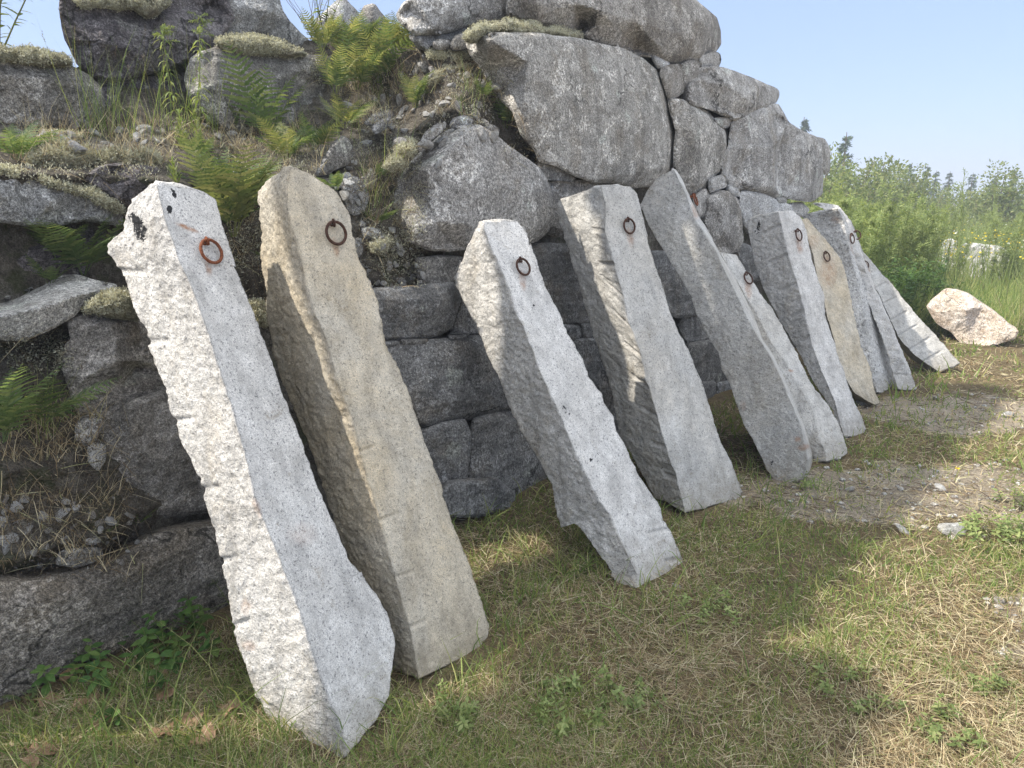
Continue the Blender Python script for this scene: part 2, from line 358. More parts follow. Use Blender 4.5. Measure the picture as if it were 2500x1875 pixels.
def iron(name, a, b):
    m, nt, out = mat(name); co = nd(nt, 'TexCoord').outputs['Object']
    n = noise(nt, co, 160, 5, 0.7)
    finish(nt, out, ramp(nt, n, [(0.35, a), (0.65, b)]), 0.8, n, 0.5, 0.002, 0.3); return m
M['rust'] = iron('rusty_iron', (0.09, 0.028, 0.014), (0.26, 0.085, 0.035))
M['iron'] = iron('dark_rusted_iron', (0.030, 0.016, 0.012), (0.095, 0.042, 0.026))
M['dry'] = leaf_mat('dry_grass', [(0, (0.14, 0.095, 0.055)), (0.25, (0.33, 0.245, 0.14)), (0.55, (0.50, 0.42, 0.26)), (0.85, (0.60, 0.53, 0.37)), (1, (0.36, 0.38, 0.17))], 0.2, tint=(1.1, 1.0, 0.7))
M['green'] = leaf_mat('green_grass', [(0, (0.11, 0.18, 0.05)), (0.5, (0.21, 0.29, 0.085)), (0.8, (0.32, 0.36, 0.12)), (1, (0.46, 0.44, 0.21))], 0.42)
M['fern'] = leaf_mat('fern_green', [(0, (0.09, 0.145, 0.06)), (0.6, (0.15, 0.21, 0.09)), (1, (0.23, 0.26, 0.115))], 0.45)
M['fern_gold'] = leaf_mat('fern_turning', [(0, (0.16, 0.205, 0.085)), (0.55, (0.26, 0.285, 0.12)), (0.93, (0.35, 0.34, 0.16)), (1, (0.30, 0.23, 0.09))], 0.45)
M['weed'] = leaf_mat('weed_green', [(0, (0.16, 0.225, 0.075)), (0.6, (0.26, 0.32, 0.12)), (1, (0.36, 0.40, 0.17))], 0.42)
M['broad'] = leaf_mat('broad_leaf', [(0, (0.045, 0.105, 0.025)), (0.6, (0.085, 0.16, 0.040)), (1, (0.13, 0.19, 0.05))], 0.38)
M['bush'] = leaf_mat('bush_leaf', [(0, (0.11, 0.155, 0.05)), (0.6, (0.20, 0.25, 0.085)), (1, (0.29, 0.30, 0.13))], 0.4)
M['spruce'] = leaf_mat('spruce_needle', [(0, (0.05, 0.085, 0.055)), (1, (0.10, 0.145, 0.085))], 0.15)
M['stem'] = leaf_mat('green_stem', [(0, (0.12, 0.16, 0.05)), (1, (0.22, 0.22, 0.09))], 0.1)
M['twig'] = leaf_mat('brown_twig', [(0, (0.06, 0.042, 0.03)), (1, (0.17, 0.125, 0.085))], 0.0)
M['litter'] = leaf_mat('dry_leaf', [(0, (0.13, 0.055, 0.028)), (0.5, (0.28, 0.17, 0.10)), (1, (0.42, 0.33, 0.25))], 0.25, tint=(1.1, 0.9, 0.6))
M['lichen'] = leaf_mat('reindeer_lichen', [(0, (0.30, 0.27, 0.19)), (0.4, (0.48, 0.47, 0.35)), (1, (0.64, 0.63, 0.50))], 0.25, tint=(1.05, 1.0, 0.7))
M['lichen_bed'] = soil_mat('lichen_bed', (0.20, 0.17, 0.13), (0.38, 0.37, 0.27), (0.50, 0.49, 0.38))
M['moss'] = leaf_mat('dead_moss', [(0, (0.05, 0.035, 0.025)), (0.6, (0.12, 0.09, 0.065)), (1, (0.20, 0.17, 0.12))], 0.15, tint=(1.1, 1, 0.7))
M['petal'] = leaf_mat('yellow_flower', [(0, (0.60, 0.42, 0.02)), (1, (0.75, 0.60, 0.05))], 0.3, tint=(1, 1, 0.6))
M['white_petal'] = leaf_mat('white_flower', [(0, (0.6, 0.6, 0.5)), (1, (0.75, 0.75, 0.66))], 0.3, tint=(1, 1, 0.9))
# ------------------------------------------------------------------ builders: rocks traced as outlines, standing at their own distance
def resample(P, n):
    d = np.concatenate([[0], np.cumsum(np.linalg.norm(np.diff(P, axis=0), axis=1))])
    t = np.linspace(0, d[-1], n)
    return np.stack([np.interp(t, d, P[:, i]) for i in range(P.shape[1])], 1)
def in_poly(P, Q):
    x, y = P[:, 0], P[:, 1]; r = np.zeros(len(P), bool)
    for i in range(len(Q)):
        (x1, y1), (x2, y2) = Q[i - 1], Q[i]
        c = (y1 > y) != (y2 > y)
        with np.errstate(divide='ignore', invalid='ignore'):
            r ^= c & (x < (x2 - x1) * (y - y1) / (y2 - y1) + x1)
    return r
def dist_poly(P, Q):
    d = np.full(len(P), 1e9)
    for i in range(len(Q)):
        a, b = Q[i - 1], Q[i]; ab = b - a; L = ab @ ab
        if L < 1e-9: continue
        t = np.clip(((P - a) @ ab) / L, 0, 1)
        d = np.minimum(d, np.linalg.norm(P - a - t[:, None] * ab, axis=1))
    return d
def lin_interp(P, X, val):
    """piecewise-linear interpolation of val over the Delaunay triangles of X"""
    tri = delaunay_2d_cdt([Vector(p) for p in X], [], [], 0, 1e-6)
    Xv = np.array([tuple(v) for v in tri[0]]); vv = np.array([val[o[0]] if o else 0.0 for o in tri[3]])
    out = np.zeros(len(P)); done = np.zeros(len(P), bool)
    for f in tri[2]:
        a, b, c = Xv[f[0]], Xv[f[1]], Xv[f[2]]
        m = np.array([b - a, c - a]).T; det = np.linalg.det(m)
        if abs(det) < 1e-9: continue
        uv = np.linalg.solve(m, (P - a).T); u, v = uv
        k = ~done & (u >= -1e-6) & (v >= -1e-6) & (u + v <= 1 + 1e-6)
        out[k] = vv[f[0]] * (1 - u[k] - v[k]) + vv[f[1]] * u[k] + vv[f[2]] * v[k]; done |= k
    if (~done).any():
        for i in np.where(~done)[0]: out[i] = val[np.argmin(((X - P[i]) ** 2).sum(1))]
    return out
_seed = [100]; GROW = 4.0; FEET = []
def sheet(outline, rel, ctrl, crel, h, jit=1.3):
    """dense triangulation of an outline in photo pixels -> pixels, relief, triangles, ring length, distance to the rim"""
    _seed[0] += 1; sd = _seed[0]; rr = np.random.default_rng(sd)
    Q = outline
    n = max(12, int(np.linalg.norm(np.diff(np.vstack([Q, Q[:1]]), axis=0), axis=1).sum() / (h * 0.85)))
    C = np.vstack([Q, Q[:1]]); rc = np.concatenate([rel, rel[:1]])
    Z = resample(np.column_stack([C, rc]), n + 1)[:-1]
    B, rb = Z[:, :2], Z[:, 2]
    B = B * 0.86 + (np.roll(B, 1, 0) + np.roll(B, -1, 0)) * 0.07
    tg_ = norm(np.roll(B, -1, 0) - np.roll(B, 1, 0)); sgn = 1.0 if np.sum(B[:, 0] * np.roll(B[:, 1], -1) - np.roll(B[:, 0], -1) * B[:, 1]) > 0 else -1.0
    B = B + np.stack([tg_[:, 1], -tg_[:, 0]], 1) * sgn * GROW
    B = B + np.stack([fbm(np.column_stack([B, B[:, :1] * 0]) / 40, 1.0, 4, sd), fbm(np.column_stack([B, B[:, :1] * 0]) / 40, 1.0, 4, sd + 9)], 1) * jit * 2.2
    lo, hi = B.min(0), B.max(0)
    gx, gy = np.meshgrid(np.arange(lo[0], hi[0], h), np.arange(lo[1], hi[1], h * 0.87)); gx[1::2] += h / 2
    G = np.stack([gx.ravel(), gy.ravel()], 1) + rr.uniform(-h * .22, h * .22, (gx.size, 2))
    G = G[in_poly(G, B)]
    if len(G): G = G[dist_poly(G, B) > h * 0.45]
    P = np.vstack([B, G]) if len(G) else B
    e = [(i, (i + 1) % n) for i in range(n)]
    tri = delaunay_2d_cdt([Vector(p) for p in P], e, [], 1, 1e-7)
    # original order is kept for the vertices we handed in
    VP = np.array([tuple(v) for v in tri[0]]); T = np.array(tri[2], np.int64)
    cen = VP[T].mean(1); T = T[in_poly(cen, B)]
    X = np.vstack([Q, ctrl]) if len(ctrl) else Q; val = np.concatenate([rel, crel]) if len(ctrl) else rel
    r = lin_interp(VP, X, val) if np.any(val != 0) else np.zeros(len(VP))
    a, b, c = VP[T[:, 0]], VP[T[:, 1]], VP[T[:, 2]]
    cr = (b[:, 0] - a[:, 0]) * (c[:, 1] - a[:, 1]) - (b[:, 1] - a[:, 1]) * (c[:, 0] - a[:, 0])
    T[cr > 0] = T[cr > 0][:, ::-1]
    return VP, r, T, n, dist_poly(VP, B), sd
def rock(name, label, outline, c, m, ctrl='', cat='boulder', group=None, thick=0.5, yaw=0.0, tilt=0.0, k=0.05, bev=4, bevd=0.012, amp=1.0, h=7.0,
         ground=None, kind=None, fine=1.0, jit=1.3, frm=None, chop=0.0, facets=None):
    Q, rel = px(outline); X, cr = px(ctrl) if ctrl else (np.zeros((0, 2)), np.zeros(0))
    if cat == 'boulder': cr = cr * 1.3
    P, r, T, nr, dist, sd = sheet(Q, rel, X, cr, h, jit)
    P3 = on_wall(P, c, k) if ground is None else on_plane(P, on_ground([ground])[0], frm if frm is not None else WN)
    p0 = P3[nr:].mean(0) if len(P3) > nr else P3.mean(0)
    q = P3 - p0
    off = r + math.tan(R(yaw)) * (q @ WD) + math.tan(R(tilt)) * q[:, 2]
    # flat quarry-split main face with chamfer planes cutting in near the rim
    rf_ = np.random.default_rng(sd + 5000); qu, qz = q @ WD, q[:, 2]; nf = facets if facets is not None else (8 if cat == 'boulder' else 5)
    for a_ in (np.arange(nf) + rf_.uniform(-.35, .35, nf)) * 2 * math.pi / max(nf, 1):
        s_ = qu * math.cos(a_) + qz * math.sin(a_); mx = s_.max(); cut = mx * rf_.uniform(.74, .97); sl = rf_.uniform(.15, .8)
        off = off - np.minimum(sl * np.maximum(0, s_ - cut), 0.12)
    off = off - bevd * np.clip(1 - dist / bev, 0, 1) ** 2
    base_n = WN if frm is None else frm
    if ground is None: P3 = on_wall(P, c + off, k)
    else:
        rr_ = ray(P); t = (((p0 - CAMP) @ base_n) + off) / (rr_ @ base_n); P3 = CAMP + rr_ * t[:, None]
    # weathered relief: broad, chipped, grainy
    S = P3 + sd * 3.7
    d = amp * (0.006 * fbm(S, 2.6, 2, sd) + 0.005 * fbm(S, 5, 2, sd + 12, ridge=True) + 0.008 * fbm(S, 12, 3, sd + 3, ridge=True) + 0.006 * fine * fbm(S, 38, 2, sd + 5) + 0.0035 * fine * fbm(S, 100, 2, sd + 6))
    if chop: d = d + chop * np.round(fbm(S, 5, 2, sd + 8) * 3) / 3
    toCam = norm(CAMP - P3)
    P3 = P3 + toCam * (d * np.clip(dist / 6.0, 0.25, 1))[:, None] 
    # body: pushed away from the viewer's side into the wall, narrowing
    cen = P3.mean(0); v = cen - CAMP; v[2] *= 0.5; v = v / np.linalg.norm(v)
    if ground is not None or k is None: pass
    ring = P3[:nr]; n = len(P3)
    r2 = cen + (ring - cen) * 0.985 + v * thick * 0.45; r3 = cen + (ring - cen) * 0.82 + v * thick
    jj = (fbm(r2 * 2.0, 2.0, 3, sd) * 0.03)[:, None]
    r2 = r2 + v * jj; V = np.vstack([P3, r2, r3, [r3.mean(0) + v * 0.02]])
    i = np.arange(nr); j = (i + 1) % nr
    # orientation of the rim in pixels decides which way the side quads wind
    B = P[:nr]; area = np.sum(B[:, 0] * np.roll(B[:, 1], -1) - np.roll(B[:, 0], -1) * B[:, 1])
    q1 = np.stack([i, n + i, n + j, j], 1); q2 = np.stack([n + i, n + nr + i, n + nr + j, n + j], 1); t3 = np.stack([n + nr + i, np.full(nr, n + 2 * nr), n + nr + j], 1)
    if area < 0: q1, q2, t3 = q1[:, ::-1], q2[:, ::-1], t3[:, ::-1]
    o = obj(name, V, [np.concatenate([T, t3]), np.concatenate([q1, q2])], m, smooth=cat not in ('boulder', 'stone slab', 'rock'))
    tris = np.concatenate([T, t3, q1[:, [0, 1, 2]], q1[:, [0, 2, 3]]])
    solid(V, tris)
    tag(o, label, cat, group, kind)
    return o

def torus(cen, ax, Rm, rm, nu=36, nv=10, start=None):
    ax = norm(ax); X = norm(np.cross(ax, [0.2, 0.3, 0.9])) if start is None else norm(start); Y = np.cross(ax, X)
    u = np.arange(nu) * 2 * math.pi / nu; v = np.arange(nv) * 2 * math.pi / nv
    rad = X * np.cos(u)[:, None] + Y * np.sin(u)[:, None]
    V = cen + rad[:, None] * (Rm + rm * np.cos(v))[None, :, None] + ax * (rm * np.sin(v))[None, :, None]
    V = V.reshape(-1, 3)
    i, j = np.meshgrid(np.arange(nu), np.arange(nv), indexing='ij')
    F = np.stack([i * nv + j, ((i + 1) % nu) * nv + j, ((i + 1) % nu) * nv + (j + 1) % nv, i * nv + (j + 1) % nv], -1).reshape(-1, 4)
    return V, F

def post(label, m, phi, Ls, Es, Rs, ring, N=330, nL=46, nF=46, du=0.0, rough=1.0, frough=0.35, notch=(), rust=(), mica=(), ring_mat='iron', ring_d=0.088, bow=0.0, flat='front'):
    _seed[0] += 1; sd = _seed[0]
    Lp, Ep, Rp = (resample(px(s)[0], N) for s in (Ls, Es, Rs))
    def fray(P, a):
        q = np.column_stack([P, np.zeros(N)])
        return P + np.stack([fbm(q / 22, 1, 4, sd), fbm(q / 22, 1, 4, sd + 5)], 1) * a
    Lp, Ep, Rp = fray(Lp, 2.4), fray(Ep, 2.6), fray(Rp, 2.0)
    Eb = on_ground(Ep[-1:], 0.02)[0]; ub = Eb @ WD
    r = ray(Ep[:1])[0]; Et = CAMP + r * ((ub + du) / (r @ WD))
    a = norm(Et - Eb)
    fd = WD * math.cos(R(phi)) + WN * math.sin(R(phi)); fd = norm(fd - a * (fd @ a))
    ld = np.cross(fd, a); ld = ld if ld @ WN < 0 else -ld
    E3 = on_plane(Ep, Eb, ld if flat == 'front' else fd)      # the arris lies in whichever face is the broad flat one
    R3 = on_plane(Rp, Eb, ld)
    if flat != 'front': R3 = R3 + ld * ((E3 - Eb) @ ld)[:, None] * 0.9; R3 = CAMP + ray(Rp) * (((R3 - CAMP) * norm(ray(Rp))).sum(1) / np.linalg.norm(ray(Rp), axis=1))[:, None]
    L3 = on_plane(Lp, Eb, fd)
    B3 = L3 + (R3 - E3) * 0.96
    nR, nB = 10, 10
    cols, pc, fac, sv = [], [], [], []
    def seg(A, B, n, PA, PB, f):
        for i in range(n):
            s = i / n
            cols.append(A * (1 - s) + B * s); pc.append(PA * (1 - s) + PB * s); fac.append(f); sv.append(s)
    seg(L3, E3, nL, Lp, Ep, 0); seg(E3, R3, nF, Ep, Rp, 1); seg(R3, B3, nR, Rp, Rp, 2); seg(B3, L3, nB, Lp * 0 - 999, Lp, 3)
    G = np.stack(cols, 1); PX = np.stack(pc, 1); fac = np.array(fac); sv = np.array(sv); nc = G.shape[1]
    nrm = {0: -fd, 1: -ld, 2: fd, 3: ld}
    Nn = np.stack([nrm[f] for f in fac])
    # soften the arrises a little
    Ns = norm(Nn + 0.5 * (np.roll(Nn, 1, 0) + np.roll(Nn, -1, 0)))
    amp = np.where(fac == 1, frough, 1.0) * rough
    amp = (amp * 2 + np.roll(amp, 1) + np.roll(amp, -1)) / 4
    V = G.reshape(-1, 3); S = V + sd * 5.1
    coarse = 0.008 * fbm(S, 5, 3, sd) ; mid = 0.0048 * fbm(S, 28, 3, sd + 2); fine = 0.0058 * fbm(S, 72, 2, sd + 4)
    A = np.tile(amp, N)
    tt = np.repeat(np.linspace(0, 1, N), nc)
    d = A * (coarse + mid + fine)
    length = np.linalg.norm(Et - Eb)
    fac_v = np.tile(fac, N); s_v = np.tile(sv, N)
    d = d + np.where(fac_v == 1, bow * np.sin(np.pi * s_v) , 0)
    for (f, t0, s0, s1, sl, rad) in notch:
        ex = (tt - t0 - sl * (s_v - s0)) * length
        on = (fac_v == f) & (np.abs(ex) < rad) & (s_v >= s0 - 1e-6) & (s_v <= s1)
        end = np.clip((s1 - s_v) / 0.07, 0, 1) if s0 < 0.5 and s1 < 0.999 else np.clip((s_v - s0) / 0.07, 0, 1)
        d = np.where(on, d * 0.25 - rad * 0.8 * np.sqrt(np.maximum(0, 1 - (ex / rad) ** 2)) * np.sqrt(end), d)
    V = V + np.tile(Ns, (N, 1)) * d[:, None]
    i, j = np.meshgrid(np.arange(N - 1), np.arange(nc), indexing='ij')
    F = np.stack([i * nc + j, (i + 1) * nc + j, (i + 1) * nc + (j + 1) % nc, i * nc + (j + 1) % nc], -1).reshape(-1, 4)
    # broken ends: two inner rings and a centre
    def cap(row, base, flip, push):
        ringv = V[row * nc:(row + 1) * nc]; cen = ringv.mean(0); out, faces = [], []
        prev = row * nc + np.arange(nc)
        for q, s in enumerate((0.97, 0.72, 0.4)):
            p = cen + (ringv - cen) * s; p = p + a * push * (0.010 * (q > 0) + 0.014 * fbm(p + sd, 14, 3, sd + q))[..., None] if True else p
            idx = base + q * nc + np.arange(nc); out.append(p)
            faces.append(np.stack([prev, np.roll(prev, -1), np.roll(idx, -1), idx], 1)); prev = idx
        out.append(cen[None] + a * push * 0.012); ci = base + 3 * nc
        tr = np.stack([prev, np.roll(prev, -1), np.full(nc, ci)], 1)
        q4 = np.concatenate(faces)
        if flip: q4, tr = q4[:, ::-1], tr[:, ::-1]
        return np.concatenate(out), q4, tr
    v1, q1, t1 = cap(0, len(V), False, 1.0); v2, q2, t2 = cap(N - 1, len(V) + len(v1), True, -1.0)
    ne = len(v1)
    rf = np.concatenate([np.tile(np.where(fac == 1, 0.0, 1.0), N), np.ones(2 * ne)])
    rf[:N * nc].reshape(N, nc)[:, nL] = 0.6
    PXf = PX.reshape(-1, 2)
    def blobs(lst, faces_ok):
        w_ = np.zeros(len(PXf))
        for (bx, by, rx, ry, rot, st) in lst:
            c_, s_ = math.cos(R(rot)), math.sin(R(rot)); dx, dy = PXf[:, 0] - bx, PXf[:, 1] - by
            e = ((dx * c_ + dy * s_) / rx) ** 2 + ((-dx * s_ + dy * c_) / ry) ** 2
            w_ = np.maximum(w_, st * np.clip(1.25 - e, 0, 1))
        return np.concatenate([w_ * (fac_v < 2), np.zeros(2 * ne)])
    P_eye = px(ring)[0][0]
    rl = [(P_eye[0] + 9, P_eye[1] + 66 * ring_d / 0.088 * 1.05 * 2.6 / max(1.6, np.linalg.norm(Et)), 9, 26, -8, 0.55)] if phi > -40 else []
    VV = np.vstack([V, v1, v2])
    base = (Eb + B3[-1]) / 2; base[2] = min(0.0, VV[:, 2].min())
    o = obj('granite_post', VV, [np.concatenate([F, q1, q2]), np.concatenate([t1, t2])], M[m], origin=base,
            attrs={'rough': rf, 'rust': blobs(list(rust) + rl, 1), 'mica': blobs(mica, 1)})
    FEET.append(VV[(N - 1) * nc:N * nc, :2])
    tag(o, label, 'granite post', 'granite posts leaning on the boulder wall')
    # eye bolt and hanging ring
    n = -ld; eye = on_plane([P_eye], Eb, ld)[0]
    g = np.array([0, 0, -1.0]); down = norm(g - n * (g @ n)); sidev = np.cross(n, down)
    Re, re = 0.0115, 0.0038; Rm, rm = ring_d / 2 - 0.0055, 0.0052
    ve, fe = torus(eye + n * (Re + 0.004), norm(sidev + 0.55 * down * 0 + 0.45 * n), Re, re, 20, 8)
    vs, fs = tube([eye - n * 0.012, eye + n * 0.003, eye + n * 0.006], [0.009, 0.0085, 0.006], 10)
    vv, ff = join([(ve, fe), (vs, fs)])
    obj('eye_bolt', vv, ff, M['rust' if ring_mat == 'rust' else 'iron'], parent=o)
    rc = eye + n * (rm + 0.010) + down * (Rm - 0.003)
    lean_ax = norm(n + down * 0.10)
    vr, fr = torus(rc, lean_ax, Rm, rm, 48, 10)
    vr = vr + n * (0.0008 * vnoise(vr * 160, sd))[:, None]
    rg = obj('iron_ring', vr, [fr], M[ring_mat], parent=o)
    if ring_mat == 'rust': rg['label'] = 'orange rusted ring'
    return o, Et, Eb, length
# ------------------------------------------------------------------ ground
def axis(lo, hi, a, b, step, far_n):
    mid = np.arange(a, b, step)
    l = a - (np.geomspace(step, a - lo, far_n))[::-1]; r_ = b + np.geomspace(step, hi - b, far_n)
    return np.concatenate([l, mid, r_])
def ground_z(x, y):
    p = np.column_stack([x, y, np.zeros_like(x)])
    cdist = p @ WN
    z = 0.012 * fbm(p, 1.6, 3, 3) + 0.010 * fbm(p, 7, 3, 4)
    z = z + 0.05 * np.clip((-1.75 - cdist) / 0.5, 0, 1) ** 2
    far = np.clip((np.hypot(x, y) - 12) / 60, 0, 1)
    return z + far * 0.25 * fbm(p, 0.06, 3, 5)
gx, gy = axis(-300, 500, -4, 7, 0.055, 40), axis(-60, 700, -0.5, 10, 0.055, 44)
X, Y = np.meshgrid(gx, gy); GV = np.column_stack([X.ravel(), Y.ravel(), ground_z(X.ravel(), Y.ravel())])
nx = len(gx); ii, jj = np.meshgrid(np.arange(len(gy) - 1), np.arange(nx - 1), indexing='ij'); b0 = ii * nx + jj
GF = np.stack([b0, b0 + 1, b0 + nx + 1, b0 + nx], -1).reshape(-1, 4)
tag(obj('ground', GV, [GF], M['dirt'], origin=(0, 0, 0)), kind='structure')
solid(GV, np.concatenate([GF[:, [0, 1, 2]], GF[:, [0, 2, 3]]]))

# ------------------------------------------------------------------ the earth of the bank, behind and between the boulders
bank_out = 'S -900,570 -500,560 -200,545 -70,420 0,200 150,190 300,110 700,110 820,95 950,95 1100,90 1300,20 1600,30 1720,170 1850,260 1960,360 1990,430 1900,500 1960,560 2060,640 2080,760 1950,900 1700,1020 1300,1260 900,1420 400,1760 0,1900 -900,2300'
bank_ctl = ('760,100,-400 870,180,-372 950,260,-345 1060,130,-318 1000,330,-312 850,330,-330 900,430,-295 850,550,-280 1000,600,-275 1050,690,-278 900,690,-272 '
            '800,800,-280 1120,250,-288 1200,380,-280 1180,320,-284 0,310,-368 250,310,-372 600,312,-366 700,300,-362 0,425,-298 200,425,-298 400,440,-292 600,455,-286 700,450,-286 '
            '550,560,-282 620,720,-284 400,110,-430 100,190,-420 300,200,-390 600,200,-395 0,520,-310 250,540,-310 0,800,-300 300,850,-300 0,960,-285 150,1040,-273 100,1160,-261 '
            '250,1300,-257 20,1370,-262 350,1240,-262 200,1500,-292 30,1500,-292 0,1880,-296 400,1740,-294 -100,1100,-262 -100,1400,-266 700,1200,-292 900,1000,-290 '
            '1300,60,-330 1600,80,-330 1300,500,-298 1300,900,-292 1700,250,-312 1700,600,-296 1600,900,-290 1900,400,-308 1950,600,-292 2040,700,-290 1990,850,-290 -300,800,-262 -300,560,-264 -300,570,-268 -120,500,-285 -900,580,-266 -900,700,-262 -900,1400,-270 -500,1900,-290 -900,2250,-290')
Q, _ = px(bank_out); Xc, cc = px('S ' + bank_ctl)
P, _r, T, nr, dist, sd = sheet(Q, np.zeros(len(Q)), np.zeros((0, 2)), np.zeros(0), 8.0)
cv = lin_interp(P, Xc, cc)
P3 = on_wall(P, cv, 0.0)
dd = 0.05 * fbm(P3, 3, 3, 61) + 0.03 * fbm(P3, 11, 3, 62, ridge=True) + 0.016 * fbm(P3, 32, 2, 63)
P3 = P3 + norm(CAMP - P3) * dd[:, None]
v = -WN; rim = P3[:nr]; n = len(P3); V = np.vstack([P3, rim + v * 0.8 + [0, 0, -0.3], [P3.mean(0) + v * 1.4]])
i = np.arange(nr); j = (i + 1) % nr
qs = np.stack([i, n + i, n + j, j], 1); ts = np.stack([n + i, np.full(nr, n + nr), n + j], 1)
tag(obj('earth_bank', V, [np.concatenate([T, ts]), qs], M['soil']), kind='structure')
solid(V, np.concatenate([T, ts]))

# ------------------------------------------------------------------ boulders of the wall (outlines measured in the photograph)
B = 'boulder'; G1 = 'boulders of the dry wall'; G2 = 'boulders of the collapsed bank'; G3 = 'small stones wedged in the wall'
rock('boulder', 'largest grey boulder in the middle of the wall, streaked dark from its top edge',
     '4 960,262,-20 1000,238,-18 1060,206,-8 1200,200 1430,212 1620,236 1750,266 1900,300 2010,358 2100,428 2140,500 2165,640 2190,800 2225,930 2240,1000 2150,1070 2050,1112 1960,1122 1830,1092 1720,1085 1600,1050 1500,985 1400,962 1370,900 1290,810,-3 1262,740,-4 1235,660,-6 1150,580,-19 1062,425,-22 985,330,-22',
     -2.62, M['spotted'], '4 1090,235,1 1325,375,2 1300,590,1 1330,680,2 1420,940,-2 1500,600,3 1900,700,5 1750,450,4 1700,980,2 2000,950,3 2100,700,4 1600,300,3', group=G1, thick=0.7, yaw=-4, tilt=-4, bevd=0.0145, amp=0.8)
rock('boulder', 'huge capstone overhanging the top of the wall at the skyline',
     '4 1196,86 1205,40 1212,0 1250,-170 1450,-240 1700,-240 | 7 250,-110 360,-40 430,0 490,50 548,95 570,170 570,232 540,276 470,312 360,346 300,346 222,302 120,292 0,252 | 4 1760,252 1650,206 1580,202 1500,162 1340,112',
     -2.72, M['wall'], '4 1300,20,0 1600,20,6 1740,60,9 1730,150,3 1850,150,6 1650,175,-10 | 7 120,120,6 350,180,6 250,270,4 450,120,3 500,250,0 120,270,-6', group=G1, thick=0.9, yaw=2, tilt=4, amp=0.9)
rock('boulder', 'rounded skyline boulder left of the capstone, with a lit left side',
     '4 540,85 580,25 640,-20 700,-150 1000,-210 1240,-150 1215,20 1195,95 1110,132 960,142 860,182 740,206 640,212 600,165 555,122',
     -3.05, M['wall'], '4 600,60,-4 760,170,3 840,60,4 900,120,3 1080,60,2', group=G1, thick=0.6, yaw=3)
rock('boulder', 'flat dark slab wedged beneath the rounded skyline boulder',
     '4 612,216 700,214 760,206 860,182 1000,142 1085,136 1060,190 960,245 870,272 760,262 740,305 660,275', -3.08, M['dark'], group=G1, thick=0.4, tilt=-5)
rock('boulder', 'broad triangular boulder with a vertical pale seam, low in the wall',
     '4 558,1082,-16 600,1000,-14 680,922,-13 760,850,-12 850,790,-9 930,760,-4 1030,755 1110,800 1210,880 1300,950 1380,1010 1432,1080 1462,1160 1468,1280 1440,1385 1380,1442 1330,1458 1200,1475 1050,1470 950,1492 850,1502 740,1497 640,1462 590,1400,-8 532,1342,-18 512,1240,-20 536,1150,-18',
     -2.58, M['wall'], '4 715,1020,2 850,895,2 945,800,3 960,1000,5 955,1225,6 800,1120,2 775,1330,3 780,1140,3 680,1160,-4 960,1345,6 640,1380,2 850,1460,-3 1100,1440,0 1200,1100,4 1350,1150,2 1300,1330,2', group=G1, thick=0.6, amp=0.8, tilt=-2)
rock('wedge_stone', 'flat wedge stone pinned under the largest grey boulder', '4 1392,982 1470,985 1560,990 1618,1040 1588,1080 1440,1070 1382,1020', -2.63, M['grey'], group=G3, thick=0.3, bev=8, cat='stone')
rock('boulder', 'grey boulder just right of the triangular boulder, partly behind a post', '4 1440,1082 1600,1086 1750,1100 1850,1112 1850,1200 1600,1330 1500,1420 1440,1400 1470,1285 1465,1165', -2.68, M['wall'], group=G1, thick=0.4)
# lower courses seen between the posts
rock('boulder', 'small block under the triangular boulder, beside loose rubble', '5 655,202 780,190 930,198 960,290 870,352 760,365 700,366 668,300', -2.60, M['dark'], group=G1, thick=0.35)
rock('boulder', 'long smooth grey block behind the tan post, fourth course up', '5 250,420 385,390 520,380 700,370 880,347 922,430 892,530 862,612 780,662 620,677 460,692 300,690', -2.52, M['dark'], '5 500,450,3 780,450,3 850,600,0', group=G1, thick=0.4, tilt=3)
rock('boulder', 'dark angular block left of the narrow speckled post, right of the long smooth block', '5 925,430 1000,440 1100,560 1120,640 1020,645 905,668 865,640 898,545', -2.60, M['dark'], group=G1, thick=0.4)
for k_, s_ in enumerate(('450,706 520,696 560,700 556,716 500,722 455,724', '566,694 640,686 720,690 716,706 640,712 566,716', '850,668 900,664 966,660 968,672 900,680 850,680')):
    rock('wedge_stone', ('thin shim stone at the left end of a joint behind the tan post', 'thin shim stone in the middle of a joint beside the tan post', 'thin shim stone at the right end of a joint beside the tan post')[k_], '5 ' + s_, -2.5, M['dark'], group=G3, thick=0.2, bev=4, bevd=0.02, h=5, cat='stone')
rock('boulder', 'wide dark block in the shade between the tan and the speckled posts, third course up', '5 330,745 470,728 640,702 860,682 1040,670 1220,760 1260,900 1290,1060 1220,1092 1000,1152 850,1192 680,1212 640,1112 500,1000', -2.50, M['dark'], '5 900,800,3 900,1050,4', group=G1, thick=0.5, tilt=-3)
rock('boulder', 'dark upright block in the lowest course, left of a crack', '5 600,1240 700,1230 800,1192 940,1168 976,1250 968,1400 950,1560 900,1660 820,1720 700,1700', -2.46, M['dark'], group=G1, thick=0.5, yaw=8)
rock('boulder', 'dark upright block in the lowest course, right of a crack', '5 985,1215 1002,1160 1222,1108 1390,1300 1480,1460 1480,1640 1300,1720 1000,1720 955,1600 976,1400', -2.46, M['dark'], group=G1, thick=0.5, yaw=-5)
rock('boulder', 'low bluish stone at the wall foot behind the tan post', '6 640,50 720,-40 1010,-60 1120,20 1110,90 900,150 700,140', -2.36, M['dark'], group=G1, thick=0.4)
rock('boulder', 'dark squared block right of the speckled post, level with its ring', '5 1335,120 1450,110 1560,118 1640,250 1700,500 1700,592 1540,597 1440,420', -2.60, M['dark'], group=G1, thick=0.4)
